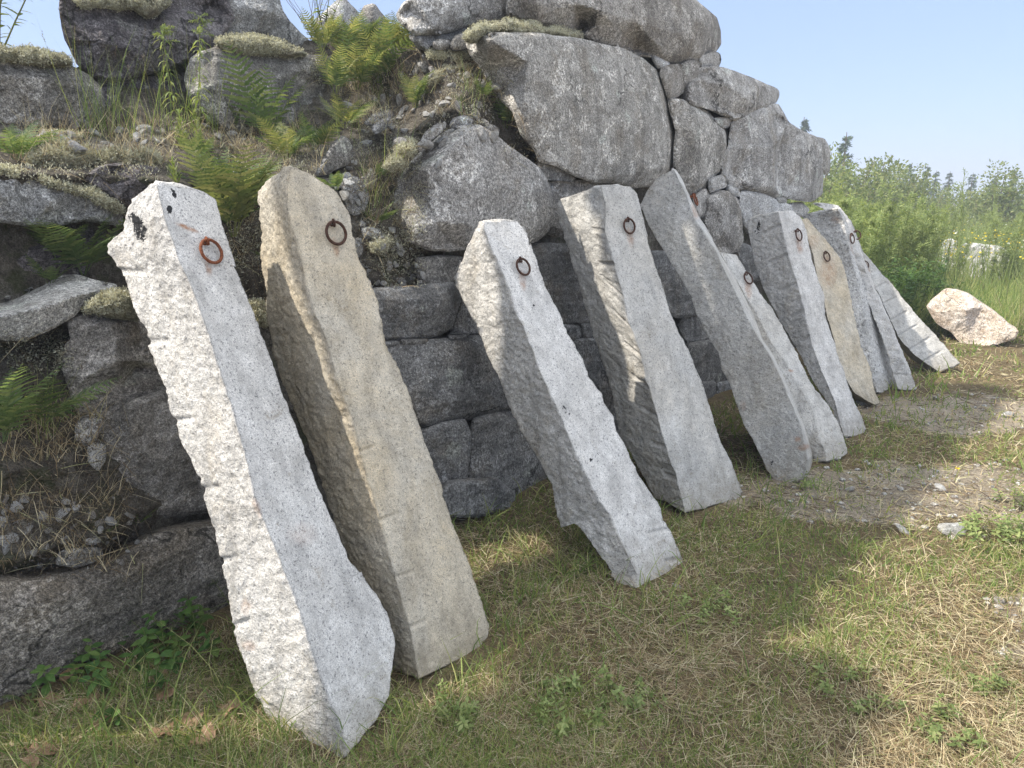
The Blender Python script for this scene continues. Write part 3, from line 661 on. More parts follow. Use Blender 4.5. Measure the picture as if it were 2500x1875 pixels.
rock('wedge_stone', 'small dark filler stone between two blocks, left of the broad notched post', '5 1540,602 1640,606 1642,680 1578,684', -2.58, M['dark'], group=G3, thick=0.2, bev=6, bevd=.02, cat='stone')
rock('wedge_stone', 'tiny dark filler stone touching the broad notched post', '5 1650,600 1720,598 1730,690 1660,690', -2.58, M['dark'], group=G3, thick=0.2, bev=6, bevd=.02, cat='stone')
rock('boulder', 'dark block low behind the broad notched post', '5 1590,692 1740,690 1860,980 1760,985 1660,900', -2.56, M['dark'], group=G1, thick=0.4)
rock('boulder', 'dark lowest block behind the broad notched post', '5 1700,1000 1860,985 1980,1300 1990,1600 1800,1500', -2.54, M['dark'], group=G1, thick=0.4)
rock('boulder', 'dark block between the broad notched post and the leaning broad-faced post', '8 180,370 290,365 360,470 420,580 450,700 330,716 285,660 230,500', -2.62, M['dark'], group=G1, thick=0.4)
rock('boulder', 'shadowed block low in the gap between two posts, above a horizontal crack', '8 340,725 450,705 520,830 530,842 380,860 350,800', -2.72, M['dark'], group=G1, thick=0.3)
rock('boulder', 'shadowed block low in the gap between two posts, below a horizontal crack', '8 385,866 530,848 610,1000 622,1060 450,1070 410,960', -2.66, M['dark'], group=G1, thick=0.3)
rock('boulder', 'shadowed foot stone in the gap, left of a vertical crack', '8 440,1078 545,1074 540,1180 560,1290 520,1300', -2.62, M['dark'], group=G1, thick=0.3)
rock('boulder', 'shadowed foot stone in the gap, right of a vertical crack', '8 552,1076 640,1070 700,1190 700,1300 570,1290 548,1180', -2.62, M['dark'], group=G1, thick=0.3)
# the right end of the wall
rock('wedge_stone', 'pale stone squeezed under the capstone, leftmost of four', '7 206,306 222,300 262,322 304,350 292,366 242,371', -2.70, M['pale'], group=G3, thick=0.3, bev=7, bevd=.03, cat='stone')
rock('wedge_stone', 'blocky pitted stone under the capstone, second from the left of four', '7 258,372 300,356 360,350 366,400 372,490 332,521 290,531 270,450 252,395', -2.68, M['wall'], group=G3, thick=0.3, bev=9, cat='stone')
rock('wedge_stone', 'rounded stone under the capstone, third from the left of four', '7 364,348 400,336 440,330 462,350 452,402 430,441 372,465 362,400', -2.68, M['wall'], group=G3, thick=0.3, bev=8, cat='stone', yaw=6)
rock('wedge_stone', 'pale stone under the capstone tip against the sky', '7 448,328 490,302 532,284 565,290 571,330 560,356 480,363', -2.72, M['pale'], group=G3, thick=0.3, bev=8, cat='stone')
rock('boulder', 'wedge shaped boulder pointing right into the sky', '7 466,368 540,362 640,386 720,420 820,460 884,490 884,520 868,552 780,580 720,610 655,641 540,592 430,562 345,532 390,455 440,432',
     -2.66, M['wall'], '7 480,400,-2 700,520,4 560,575,-2 650,620,-2 600,450,4', group=G1, thick=0.6, tilt=-4)
rock('boulder', 'upright pitted boulder with two dark round marks, right of the largest boulder', '7 288,538 360,540 430,571 500,612 540,650 602,702 606,762 582,862 562,922 512,972 490,1012 440,1052 404,1062 362,982 325,905 335,700 306,600',
     -2.66, M['spotted'], '7 330,650,-3 430,700,5 540,750,1 450,950,2', group=G1, thick=0.5, amp=1.1)
rock('wedge_stone', 'small brown stone in the joint below the wedge shaped boulder', '7 536,646 580,641 622,643 640,662 618,682 562,686', -2.68, M['wall'], group=G3, thick=0.25, bev=6, bevd=.025, cat='stone')
rock('boulder', 'big stepped boulder ending the wall on the right, its end face toward the field', '7 640,662 700,622 780,592 830,572 882,570 912,622 940,670 1010,712 1082,742 1112,760 1120,880 1118,1000 1114,1042 1062,1082 960,1072 892,1052 850,1062 780,1046 700,1022 592,1002 570,932 592,852 622,792 630,722',
     -2.66, M['wall'], '7 660,700,-3 840,620,2 852,800,6 860,1000,5 880,1000,-3 888,800,-3 910,640,-3 1000,800,2 1090,800,0 1040,1000,1 760,800,3 640,940,-5', group=G1, thick=0.7, amp=0.9)
rock('boulder', 'thin upright flake at the right tip of the wall', '7 1086,745 1130,752 1156,805 1158,870 1156,930 1138,938 1112,872 1098,800', -2.74, M['wall'], group=G1, thick=0.4, bev=8, yaw=-8)
rock('wedge_stone', 'white split stone beneath the upright pitted boulder', '7 512,972 552,955 592,946 606,1000 562,1016 514,1036', -2.62, M['pale'], group=G3, thick=0.25, bev=5, bevd=.02, cat='stone')
rock('wedge_stone', 'small tan stone right of the white split stone', '7 607,1006 640,1012 680,1032 668,1058 610,1040', -2.64, M['pale'], group=G3, thick=0.25, bev=5, bevd=.02, cat='stone')
rock('wedge_stone', 'rounded stone beside the edge-on rusty ring', '7 428,1062 490,1020 511,1060 511,1122 490,1162 460,1167 438,1130', -2.64, M['wall'], group=G3, thick=0.3, bev=8, cat='stone')
rock('boulder', 'tall dark-based boulder under the white split stone', '7 508,1062 560,1032 622,1040 662,1080 682,1200 692,1300 662,1352 570,1372 538,1330 478,1202 474,1180 512,1142', -2.62, M['wall'], '7 560,1120,3 600,1250,3 560,1330,-3', group=G1, thick=0.4)
rock('boulder', 'mottled white and black boulder under the end boulder, above a notched post', '7 662,1052 700,1036 800,1050 890,1092 952,1112 962,1140 850,1200 720,1260 692,1200 668,1122', -2.66, M['pale'], group=G1, thick=0.4, amp=1.3)
rock('wedge_stone', 'tiny pale stone under the end boulder', '7 880,1072 930,1074 922,1100 880,1094', -2.66, M['pale'], group=G3, thick=0.2, bev=5, bevd=.02, cat='stone', h=5)
rock('boulder', 'bluish white boulder peeping out behind two post tops', '9 690,275 780,262 856,248 900,290 960,350 880,430 760,370', -2.72, M['pale'], group=G1, thick=0.4, h=4)
rock('boulder', 'dark boulder low between the leaning broad-faced post and a notched post', '7 640,1330 690,1318 740,1340 760,1420 820,1500 740,1520 690,1440', -2.66, M['dark'], group=G1, thick=0.4)
# the collapsed bank on the left
rock('boulder', 'dark purple boulder on the skyline at upper left', '1 366,-100 365,60 375,150 395,230 430,292 470,385 560,450 640,470 760,470 870,442 1000,410 1180,330 1262,292 1340,210 1400,110 1360,10 1340,-120 900,-180',
     -3.72, M['schist'], '1 400,60,-3 450,280,-2 700,420,-2 640,80,2 960,70,-3 1180,40,-5 1280,30,-8 1000,160,6 600,250,5 850,330,6 1200,220,4', group=G2, thick=0.8, tilt=-6, bevd=0.014, chop=0.015)
rock('boulder', 'grey boulder leaning on the right of the dark purple one', '1 1330,-120 1640,-120 1672,0 1692,70 1716,110 1790,200 1858,252 1842,312 1740,262 1600,235 1500,225 1400,235 1262,300 1270,150 1310,20',
     -3.86, M['grey'], '1 1400,40,4 1600,60,6 1690,110,1 1500,190,3', group=G2, thick=0.8)
rock('boulder', 'dark blocky boulder under a cushion of pale lichen, upper left', '1 1150,350 1200,320 1300,290 1480,308 1600,318 1720,340 1900,340 1990,346 1996,420 1950,540 1910,690 1780,770 1500,790 1330,770 1200,705 1132,562 1112,470',
     -3.50, M['grey'], '1 1200,420,-2 1620,350,2 1600,600,6 1300,500,4 1850,400,2 1640,480,5 1800,650,-4', group=G2, thick=0.6, yaw=-6, tilt=-6, bevd=0.014, chop=0.012)
rock('boulder', 'wide grey boulder cut by the left frame edge, capped with lichen', '1 -420,300 -100,315 0,345 110,366 210,386 320,390 430,402 540,462 600,525 622,640 602,720 540,775 350,780 200,770 0,730 -420,720',
     -3.60, M['grey'], '1 0,450,4 300,480,5 500,520,3 300,700,3 -200,500,4', group=G2, thick=0.7, tilt=-6, bevd=0.014)
rock('boulder', 'deeply shaded boulder under the dark purple one, behind the tall weeds', '1 590,470 760,460 870,450 1110,440 1150,560 1220,710 1000,760 700,780 600,720', -3.75, M['schist'], group=G2, thick=0.6, tilt=-14)
rock('boulder', 'long ledge boulder at the left frame edge with a lichen rim', '1 -420,1010 -100,1035 0,1050 120,1062 230,1092 400,1150 540,1192 650,1240 742,1292 752,1332 700,1346 500,1318 350,1345 180,1352 0,1325 -420,1320',
     -2.92, M['grey'], '1 0,1150,4 300,1220,4 600,1280,2', group=G2, thick=0.7, tilt=4, bevd=0.0145, chop=0.01)
rock('boulder', 'dark undercut rock below the long ledge boulder', '1 -420,1300 0,1310 300,1335 640,1335 730,1350 760,1500 640,1670 200,1760 -420,1850', -3.02, M['schist'], '1 100,1400,-4 300,1500,4 0,1600,0', group=G2, thick=0.6, tilt=-6)
rock('boulder', 'dark tapered boulder under the lichen ledge, behind the nearest post top', '1 500,1075 600,1002 700,990 850,1002 985,1022 990,1085 940,1150 800,1240 700,1200 640,1155 560,1112', -2.90, M['schist'], '1 700,1010,-2 800,1080,4', group=G2, thick=0.5, tilt=-6)
rock('stone_slab', 'tilted pale slab lying at the left frame edge', '2 -160,380 0,330,-30 100,298,-30 190,258,-30 290,210,-28 400,183,-26 480,190,-20 560,215,-12 694,240,-3 696,272 600,268 540,312 440,420 330,482 150,562 0,562 -160,560',
     -2.72, M['pale'], '2 -100,425,6 0,420,6 150,392,6 300,352,5 400,312,4 540,278,2', cat='stone slab', thick=0.4, amp=0.4, bev=4, bevd=0.01, facets=0)
rock('boulder', 'brown grey block with a broken step, behind the nearest post', '2 408,440 540,402 640,426 830,440 885,512 960,560 1000,760 1060,880 1100,1100 1000,1060 760,1060 600,1030 480,1032 442,922 384,762 390,600 430,560',
     -2.72, M['brown'], '2 520,480,2 660,440,3 700,560,5 830,690,2 690,690,8 640,700,6 820,730,-4 720,850,0 600,650,3 760,480,3 500,800,2', group=G2, thick=0.6, amp=1.2)
rock('boulder', 'large smooth block low behind the nearest post', '2 592,1120 620,1060 700,1010 780,940 1000,870 1120,1080 1300,1260 1400,1500 1260,1590 1150,1606 1000,1634 900,1634 840,1604 778,1532 640,1222',
     -2.66, M['brown'], '2 700,1060,-2 800,1200,4 1000,1300,4 900,1580,2 780,980,2', group=G2, thick=0.6)
rock('boulder', 'dark rock behind the bright fern at the left frame edge', '2 -420,720 0,700 200,690 372,702 382,762 440,922 442,1010 300,1040 0,1040 -420,1000', -2.98, M['grey'], group=G2, thick=0.5, tilt=-8)
rock('boulder', 'long dark slab along the foot of the bank at lower left', '3 -420,520 -100,520 0,545 190,545 330,510 520,462 740,395 900,272 1100,232 1400,180 1500,560 1420,690 1300,728 1150,784 900,884 700,964 500,1054 300,1144 140,1230 0,1295 -420,1480',
     -2.54, M['brown'], '3 0,700,3 300,640,4 600,560,4 900,450,3 1100,330,2 1000,700,2 500,900,2 100,1150,0', group=G2, thick=0.7, tilt=3, amp=0.75)
rock('boulder', 'thin bluish stone showing under the long dark slab', '3 280,1175 450,1092 620,1060 560,1180 420,1250 310,1260', -2.60, M['dark'], group=G2, thick=0.4)
rock('boulder', 'bluish stone at the lower left corner under the long dark slab', '3 -420,1500 0,1300 140,1236 190,1330 0,1450 -420,1650', -2.58, M['dark'], group=G2, thick=0.4)
rock('boulder', 'shaded stone under the right end of the long dark slab', '3 1080,815 1200,770 1400,700 1450,800 1300,900 1120,900', -2.6, M['dark'], group=G2, thick=0.4)
rock('boulder', 'peaked grey rock on the skyline behind the ferns, left of two', '4 50,130 130,52 180,10 222,-2 282,52 320,120 330,260 60,260', -4.35, M['wall'], '4 200,100,5', group=G2, thick=0.5)
rock('boulder', 'peaked grey rock on the skyline behind the ferns, right of two', '4 300,130 348,40 398,30 442,82 484,132 500,260 310,260', -4.4, M['wall'], '4 390,110,5', group=G2, thick=0.5)
# single stones on the slope
S_ = 'stones lying on the collapsed bank'
for nm, lb, o_, c_, mm in (
    ('loose_stone', 'upright pointed stone among the grass above the tan post', '4 55,1050 100,960 160,870 215,820 262,860 268,930 235,980 160,1010 120,1045', -2.82, 'grey'),
    ('loose_stone', 'rough stone just right of the tan post top', '4 215,1120 255,1060 330,1080 365,1180 335,1260 285,1290 245,1260', -2.72, 'grey'),
    ('loose_stone', 'white angular stone below the upright pointed stone', '4 340,1065 385,1012 415,1050 400,1130 372,1140', -2.80, 'pale'),
    ('loose_stone', 'long narrow stone resting on the triangular boulder left shoulder', '4 690,850 715,800 790,745 818,745 812,780 745,835 712,860', -2.62, 'wall'),
    ('loose_stone', 'small stone just below the long narrow stone', '4 668,890 690,850 716,862 710,890 680,900', -2.62, 'wall'),
    ('loose_stone', 'flat stone on the peak of the triangular boulder', '4 860,750 880,715 935,698 985,705 992,740 930,756 880,768', -2.68, 'wall'),
    ('loose_stone', 'thin stone just right of the triangular boulder peak', '4 1060,765 1075,745 1140,765 1150,780 1110,785', -2.72, 'wall'),
    ('loose_stone', 'split stone lying on the slope under the small gold fern', '4 390,770 440,720 500,705 515,730 450,775 405,795', -2.92, 'wall'),
    ('loose_stone', 'lit stone left of the split stone on the slope', '4 345,740 400,690 500,665 520,690 440,715 380,750', -3.0, 'wall'),
    ('loose_stone', 'pale angular stone beside the largest boulder top corner', '4 870,270 890,220 945,200 985,215 970,262 935,290 880,296', -2.95, 'wall'),
    ('loose_stone', 'flat pale stone left of the pale angular stone', '4 752,258 790,240 860,250 872,280 800,290 762,280', -3.0, 'wall'),
    ('loose_stone', 'flat green-grey stone between the pale lichen cushions', '4 665,375 760,370 850,380 830,420 760,450 690,420', -3.1, 'grey'),
    ('loose_stone', 'broad flat stone in the middle of the rubble slope', '4 720,610 800,590 890,610 930,660 860,690 740,690', -3.0, 'grey'),
    ('loose_stone', 'layered stone at the foot of the pale lichen cushions', '4 800,510 880,490 950,505 940,545 850,560 800,545', -3.05, 'wall'),
    ('loose_stone', 'dark stone under the lowest lichen cushion of the slope', '4 690,330 760,310 800,340 780,380 710,370', -3.12, 'dark'),
    ('loose_stone', 'stone on the rubble right of the tan post ring', '4 330,1375 370,1368 432,1375 440,1405 400,1425 345,1420', -2.66, 'pale'),
    ('loose_stone', 'dark round stone against the tan post edge', '4 262,1430 300,1445 330,1490 310,1540 275,1520', -2.6, 'grey'),
    ('loose_stone', 'upright stone wedged left of the large smooth block', '2 458,1080 500,1040 600,1026 604,1080 562,1182 520,1194 462,1160', -2.62, 'wall'),
    ('loose_stone', 'light rounded stone below the upright wedged one', '2 538,1204 590,1184 632,1210 622,1292 590,1344 540,1300', -2.58, 'pale'),
    ('loose_stone', 'white block lying on the mossy soil at lower left', '3 220,60 252,34 385,98 382,150 302,142 258,112', -2.58, 'pale'),
    ('loose_stone', 'white rock cut by the left frame edge on mossy soil', '3 -60,170 0,144 60,140 152,200 112,290 20,320 -60,306', -2.58, 'pale'),
    ('loose_stone', 'little white stone right of the white block', '3 358,190 420,158 452,200 420,232 372,236', -2.57, 'pale'),
    ('loose_stone', 'little pale stone under the small fern at lower left', '3 738,132 790,148 782,190 742,182', -2.58, 'pale'),
    ('loose_stone', 'flat brown stone half buried above the long dark slab', '3 360,365 460,345 600,345 612,400 460,450 340,432', -2.53, 'grey'),
    ('loose_stone', 'pale chip on the soil above the flat brown stone', '3 510,282 560,268 605,290 560,312 520,310', -2.55, 'pale')):
    rock(nm, lb, o_, c_, M[mm], cat='stone', group=S_, thick=0.14, bev=8, bevd=0.014, h=5.5, amp=0.7)

# ------------------------------------------------------------------ the big rocks in the field
rw = np.array([-0.62, -0.78, 0.25]); rw /= np.linalg.norm(rw)
rock('field_rock', 'low pink and white rock lying at the end of the row of posts', '8 1690,660 1720,625 1790,572 1840,578 1900,600 1990,655 2060,700 2130,770 2178,795 2160,830 2080,850 1980,888 1940,885 1880,860 1830,800 1740,740', 0, M['bleached'],
     '8 1800,620,10 1900,680,14 1980,840,-6 2100,790,4 1760,690,6 1900,800,0', ground=(2420, 845), frm=rw, thick=0.9, amp=1.5, cat='rock', h=5)
for lb, o_, gp in (('whitish rock half hidden by weeds, left of two in the field', 'B 1440,1130 1500,1070 1560,1055 1620,1080 1640,1160 1620,1300 1500,1330 1440,1250', (2330, 680)),
                   ('wide whitish rock half hidden by weeds, right of two in the field', 'B 1630,1120 1700,1090 1800,1095 1900,1110 2010,1120 2080,1200 2080,1400 1900,1480 1700,1450 1640,1300', (2400, 690))):
    rock('field_rock', lb, o_, 0, M['pale'], ground=gp, frm=np.array([-0.45, -0.89, 0.1]), thick=1.2, amp=3, cat='rock', h=5, group='whitish rocks in the weeds')
# ------------------------------------------------------------------ the granite posts, from the nearest to the farthest
def nt_(face, ts, s0, s1, sl=0.0, rad=0.011): return [(face, t, s0, s1, sl, rad) for t in ts]
post('nearest pale granite post, split rough left face in the sun, orange rusted ring', 'post', -14,
     '1 905,1100 850,1150 790,1200 755,1290 735,1390 690,1420 648,1462 655,1520 690,1580 720,1640 | 2 742,185 765,262 800,370 840,440 880,500 895,600 925,700 968,790 1000,865 1010,960 1060,1080 1085,1190 1130,1262 1200,1400 1240,1560 | 3 1265,160 1300,280 1345,500 1370,600 1390,800 1440,940 1490,1080 1530,1230 1570,1310 1680,1490 1750,1580 1890,1655',
     '1 935,1102 1000,1350 1075,1560 | 2 1165,280 1250,520 1310,720 1390,960 1450,1180 1490,1330 1540,1550 | 3 1620,260 1690,440 1770,640 1840,860 1910,1080 1980,1250 2040,1390 2080,1540 2070,1590',
     '1 1225,1150 1300,1200 1340,1370 1420,1600 | 2 1400,100 1450,230 1520,400 1590,590 1650,740 1700,900 1760,1050 1830,1220 1880,1380 1960,1560 | 3 2010,200 2100,420 2200,530 | 6 200,480 290,620 370,760 400,920 390,1050 365,1230 290,1370',
     '1 1225,1458', N=360, nL=60, nF=60, ring_mat='rust', frough=0.2, rough=0.75,
     notch=nt_('L', (), 0, .5) + [(0, 0.165, 0, 0.42, -0.01, 0.012), (0, 0.283, 0, 0.36, -0.01, 0.011), (0, 0.412, 0, 0.36, -0.01, 0.011), (0, 0.527, 0, 0.36, -0.01, 0.011), (0, 0.640, 0, 0.34, -0.01, 0.011), (0, 0.742, 0, 0.3, -0.01, 0.010), (0, 0.93, 0, 0.4, 0.02, 0.011)],
     rust=[(455, 556, 30, 6, 22, 1.0), (628, 1240, 9, 26, -20, 0.5), (602, 1480, 14, 22, 0, 0.45), (735, 1305, 40, 30, 0, 0.2), (612, 1575, 20, 14, 0, 0.4)], mica=[(413, 512, 9, 13, 0, 0.8), (423, 473, 6, 16, -25, 0.75), (338, 552, 20, 46, -15, 0.74), (322, 530, 10, 16, 0, 0.7)])
post('second post from the left, broad tan face with a greenish split side and black ring', 'post_tan', 0,
     '1 1705,1015 1600,1090 1545,1155 1562,1250 1575,1400 1565,1550 | 2 1600,250 1600,400 1620,530 1640,640 1690,800 | S 750,1080 820,1280 905,1500 | 6 385,1070',
     '1 1745,1012 1725,1120 1722,1250 1760,1400 | 2 1790,30 1835,200 1890,400 1960,560 2000,720 2060,900 2120,1060 2180,1320 | 6 320,180 370,400 430,600 490,800 525,980 545,1130',
     '1 1790,1014 1850,1040 1960,1110 2010,1140 2060,1210 2100,1300 2120,1400 | 5 275,50 300,180 370,320 420,450 460,660 480,730 540,830 600,980 640,1110 670,1200 700,1300 760,1450 820,1600 | 6 690,0 720,90 760,210 800,320 850,420 890,560 930,680 970,800 962,870 900,950',
     '1 1988,1345', N=350, nL=50, nF=60, frough=0.35, rough=0.85, notch=[(1, 0.555, 0, 0.26, 0.0, 0.007), (1, 0.69, 0, 0.26, 0.0, 0.008), (1, 0.803, 0, 0.26, 0.0, 0.008), (1, 0.90, 0, 0.26, -0.01, 0.009)],
     mica=[(740, 1262, 3, 14, -60, 0.45)])
post('narrow white speckled post with chipped right foot, third from the left', 'post', 4,
     '4 1030,1330 960,1480 900,1640 | 5 880,310 890,360 940,460 1000,580 1050,700 1100,820 1160,930 1200,1060 1260,1180 1330,1310 1400,1430 1470,1560 1485,1650 | 6 1370,110 1400,215 1480,190 1530,240 1600,340 1680,440 1720,530 1775,580',
     '4 1065,1325 | 5 1060,20 1100,120 1160,250 1220,400 1260,530 1310,640 1350,740 1400,870 1450,990 1500,1090 1560,1240 1620,1380 1680,1500 1750,1650 | 6 1690,130 1760,290 1820,420 1858,500 1830,570',
     '4 1265,1330 1320,1400 1330,1480 1380,1620 | 5 1335,110 1380,230 1430,380 1500,500 1560,650 1640,780 1690,900 1770,1010 1780,1060 1840,1150 1850,1220 1930,1370 1980,1490 2030,1560 2090,1650 | 6 1990,90 2010,170 2060,240 2095,330 2130,400 2155,465 2105,535',
     '5 1268,215', N=320, nL=44, nF=50, frough=0.2, rough=0.85, notch=[(1, 0.872, 0.55, 1.0, 0.0, 0.010), (1, 0.945, 0.62, 1.0, 0, 0.011)],
     mica=[(1462, 985, 26, 7, -42, 0.36), (1380, 1000, 10, 26, -40, 0.34), (1441, 1124, 12, 6, 0, 0.5), (1460, 1108, 30, 6, -38, 0.36), (1303, 747, 4, 4, 0, 0.6)])
post('broad grey white post with a row of drill notches down its left arris', 'post_grey', 12,
     '4 1700,1130 1600,1168 1520,1192 1494,1230 1520,1350 1545,1440 1590,1540 1610,1650 | 5 1550,80 1590,200 1640,390 1690,560 1720,680 1790,860 1830,1010 1860,1190 1880,1280 1950,1380 2010,1500 2090,1640 | S 1625,1222',
     '4 1765,1120 1790,1230 | 5 1790,40 1840,215 1890,395 1930,580 1995,745 2030,915 2085,1085 2130,1255 2185,1440 | 8 330,1560 350,1640 | S 1672,1252',
     '4 1900,1115 | 7 92,1008 120,1040 140,1120 165,1220 185,1320 | 8 210,400 260,550 300,680 350,800 400,900 440,1000 490,1120 540,1290 580,1400 630,1490 660,1580 685,1650 | S 1806,1215',
     '7 63,1190', N=320, nL=46, nF=50, frough=0.22, rough=0.85, notch=[(0, t, 0.66, 1.0, 0.0, 0.016) for t in (0.135, 0.235, 0.338, 0.43, 0.52, 0.612, 0.705, 0.80, 0.895)])
post('leaning post with a broad rough left face, orange ring seen edge-on', 'post_grey', -16,
     '7 305,920 230,960 160,1060 138,1110 165,1170 220,1280 290,1390 | 8 350,490 410,600 440,690 510,830 560,910 580,1000 620,1070 650,1160 700,1300 770,1420 810,1510 850,1580 885,1625',
     '7 320,918 350,975 385,1040 | 8 430,180 500,280 550,370 600,470 650,570 700,680 760,800 830,910 880,1000 930,1120 980,1230 1010,1320 1030,1420 1045,1490 1010,1600',
     '7 335,922 365,965 395,1030 425,1100 | 8 455,170 530,290 570,380 640,480 700,590 760,700 800,830 870,930 910,1010 960,1120 1000,1220 1060,1350 1090,1470 1095,1555',
     '7 416,1062', N=300, nL=60, nF=26, frough=0.3, rough=0.6, flat='left', ring_d=0.078, ring_mat='rust', rust=[(1948, 1072, 9, 8, 0, 0.7), (1962, 1092, 16, 8, -10, 0.75), (1815, 990, 8, 14, 0, 0.35)], mica=[(1885, 1130, 5, 9, 20, 0.5)])
post('short slim pale post tucked behind the leaning broad-faced post', 'post_grey', 12,
     '8 540,372 580,470 640,590 740,760 840,960 930,1150 1010,1350 1085,1500',
     '8 575,376 640,480 690,570 740,650 800,760 850,860 920,950 970,1040 1020,1130 1070,1220 1095,1330 1130,1420 1150,1495',
     '8 662,380 700,450 740,510 790,590 870,700 940,830 990,920 1030,1010 1080,1100 1150,1190 1190,1260 1240,1370 1260,1450 1225,1475',
     '8 703,487', N=260, nL=24, nF=36, frough=0.4, rust=[(1931, 905, 8, 4, 0, 0.6)])
post('post with a dark notched left face and a bright white front', 'post', 8,
     '8 720,188 725,260 740,350 760,450 800,550 850,650 920,780 980,880 1030,980 1080,1080 1130,1150 1180,1220 1215,1330 1238,1370',
     '8 887,150 905,230 930,350 960,450 990,540 1025,680 1055,820 1080,900 1115,1000 1150,1080 1190,1170 1215,1270 1242,1368',
     '8 968,143 1010,180 1040,260 1060,370 1090,480 1130,600 1140,700 1180,830 1220,950 1260,1070 1300,1190 1340,1270 1357,1320 1340,1357',
     '8 979,252', N=260, nL=40, nF=30, frough=0.5, rough=0.8, flat='left', notch=[(0, t, 0.4, 1.0, -0.03, 0.014) for t in (0.075, 0.2, 0.325, 0.445, 0.56, 0.68, 0.79, 0.885)], mica=[(1853, 552, 6, 20, 10, 0.62), (1848, 566, 9, 9, 0, 0.5)])
post('tan ochre post with a narrow foot, beside the coarse black and white post', 'post_tan', 15,
     '8 985,215 1010,290 1050,390 1070,490 1105,600 1120,700 1160,840 1190,950 1230,1080 1290,1160 1390,1195',
     '8 1010,190 1040,280 1075,380 1090,480 1130,590 1145,700 1185,830 1200,900 1220,970 1250,1050 1300,1130 1410,1195',
     '8 1050,190 1100,250 1160,320 1210,390 1250,480 1270,570 1290,680 1310,780 1330,870 1380,990 1400,1090 1436,1180',
     '8 1132,372', N=240, nL=12, nF=40, frough=0.7, rust=[(2022, 665, 22, 40, 0, 0.4), (1985, 590, 16, 18, 0, 0.3)])
post('coarse black and white post behind the tan ochre one', 'post_coarse', 5,
     '8 1015,168 1040,230 1110,330 1190,450 1250,560 1280,660 1290,760 1310,870 1360,1000 1400,1122',
     '8 1205,128 1245,215 1262,330 1285,430 1325,560 1350,700 1380,830 1405,960 1418,1125',
     '8 1222,132 1262,220 1280,330 1305,430 1365,560 1415,700 1440,800 1480,900 1512,1075 1475,1112',
     '8 1271,274', N=240, nL=40, nF=26, frough=0.9, rough=0.9, rust=[(2040, 537, 12, 10, 0, 0.35)])
post('grooved grey post with a sunlit strip, second from the far end', 'post', 38,
     '8 1075,105 1145,142 1205,240 1262,350 1300,480 1350,600 1400,720 1445,830 1485,950 1500,1050 1520,1105',
     '8 1100,100 1172,135 1240,240 1277,350 1315,480 1365,600 1415,720 1460,830 1500,950 1515,1050 1535,1105',
     '8 1212,112 1242,150 1285,205 1312,300 1350,410 1400,530 1455,660 1495,750 1542,870 1592,990 1635,1108',
     '8 1300,256', N=220, nL=14, nF=36, frough=0.6, notch=[(1, t, 0.0, 0.9, -0.02, 0.013) for t in (0.36, 0.45, 0.54, 0.63, 0.72, 0.81, 0.9)])
post('last post of the row, steeply slanting grey stone with faint grooves', 'post_grey', 40,
     '8 1235,215 1275,335 1328,445 1380,550 1430,655 1480,775 1525,855 1580,925 1650,975 1715,1008',
     '8 1250,208 1292,325 1348,435 1402,540 1454,645 1504,765 1550,845 1610,915 1685,968 1750,1008',
     '8 1292,225 1345,365 1425,455 1510,550 1565,622 1642,718 1740,820 1812,900 1870,966',
     '8 1345,420', N=240, nL=14, nF=44, frough=0.5, rough=0.8, notch=[(1, t, 0.0, 0.8, -0.02, 0.013) for t in (0.4, 0.5, 0.6, 0.7, 0.8, 0.9)])
# ------------------------------------------------------------------ plants: builders
def r01(*a): return rng.uniform(*a)
def path_strips(pts, width, prof=None):
    """one strip along a polyline, facing the camera side loosely"""
    pts = np.asarray(pts); T = norm(np.gradient(pts, axis=0)); S = norm(np.cross(T, norm(CAMP - pts)))
    n = len(pts); wv = (np.linspace(1, .3, n) if prof is None else np.asarray(prof)) * width / 2
    V = np.stack([pts - S * wv[:, None], pts + S * wv[:, None]], 1).reshape(-1, 3)
    k = np.arange(n - 1) * 2
    return V, np.stack([k, k + 1, k + 3, k + 2], 1)
PINNA = (0.35, 1.0, 0.5, 0.92, 0.42, 0.7, 0.28, 0.45, 0.04)
def frond(base, d0, L, arch, npair=17, wid=0.25):
    """a fern frond: rachis and two rows of toothed pinnae"""
    t = np.linspace(0, 1, 14); side0 = norm(np.cross(d0, UP)); side0 = norm(side0 + 0.35 * rand_dir(1)[0])
    out = norm(np.array([d0[0], d0[1], 0]) + 1e-6)
    pts = base + d0 * (L * t)[:, None] + (out * 0.8 - UP * 0.7) * (arch * L * t ** 2.2)[:, None]
    parts = [tube(pts, 0.0022 * (1 - t * 0.8) * (L / 0.35) ** 0.5, 4)]
    tp = np.linspace(0.18, 0.985, npair); C = np.stack([np.interp(tp, t, pts[:, i]) for i in range(3)], 1)
    Tn = norm(np.stack([np.interp(tp, t, np.gradient(pts[:, i])) for i in range(3)], 1))
    pl = wid * L * np.clip(np.sin(np.pi * (0.16 + 0.84 * tp) ** 0.9), 0.05, 1) ** 0.8 * r01(0.85, 1.1, npair)
    nrm = norm(np.cross(Tn, side0))
    for sg in (-1, 1):
        D = norm(side0 * sg * 0.86 + Tn * r01(0.38, 0.55, (npair, 1)) + nrm * 0.10 * r01(-1, 1, (npair, 1)))
        parts.append(strips(C, D, pl, pl * 0.17 + 0.0025, (Tn * 0.15 - UP * 0.22), norm(np.cross(D, nrm)), 8, PINNA))
    return join(parts)
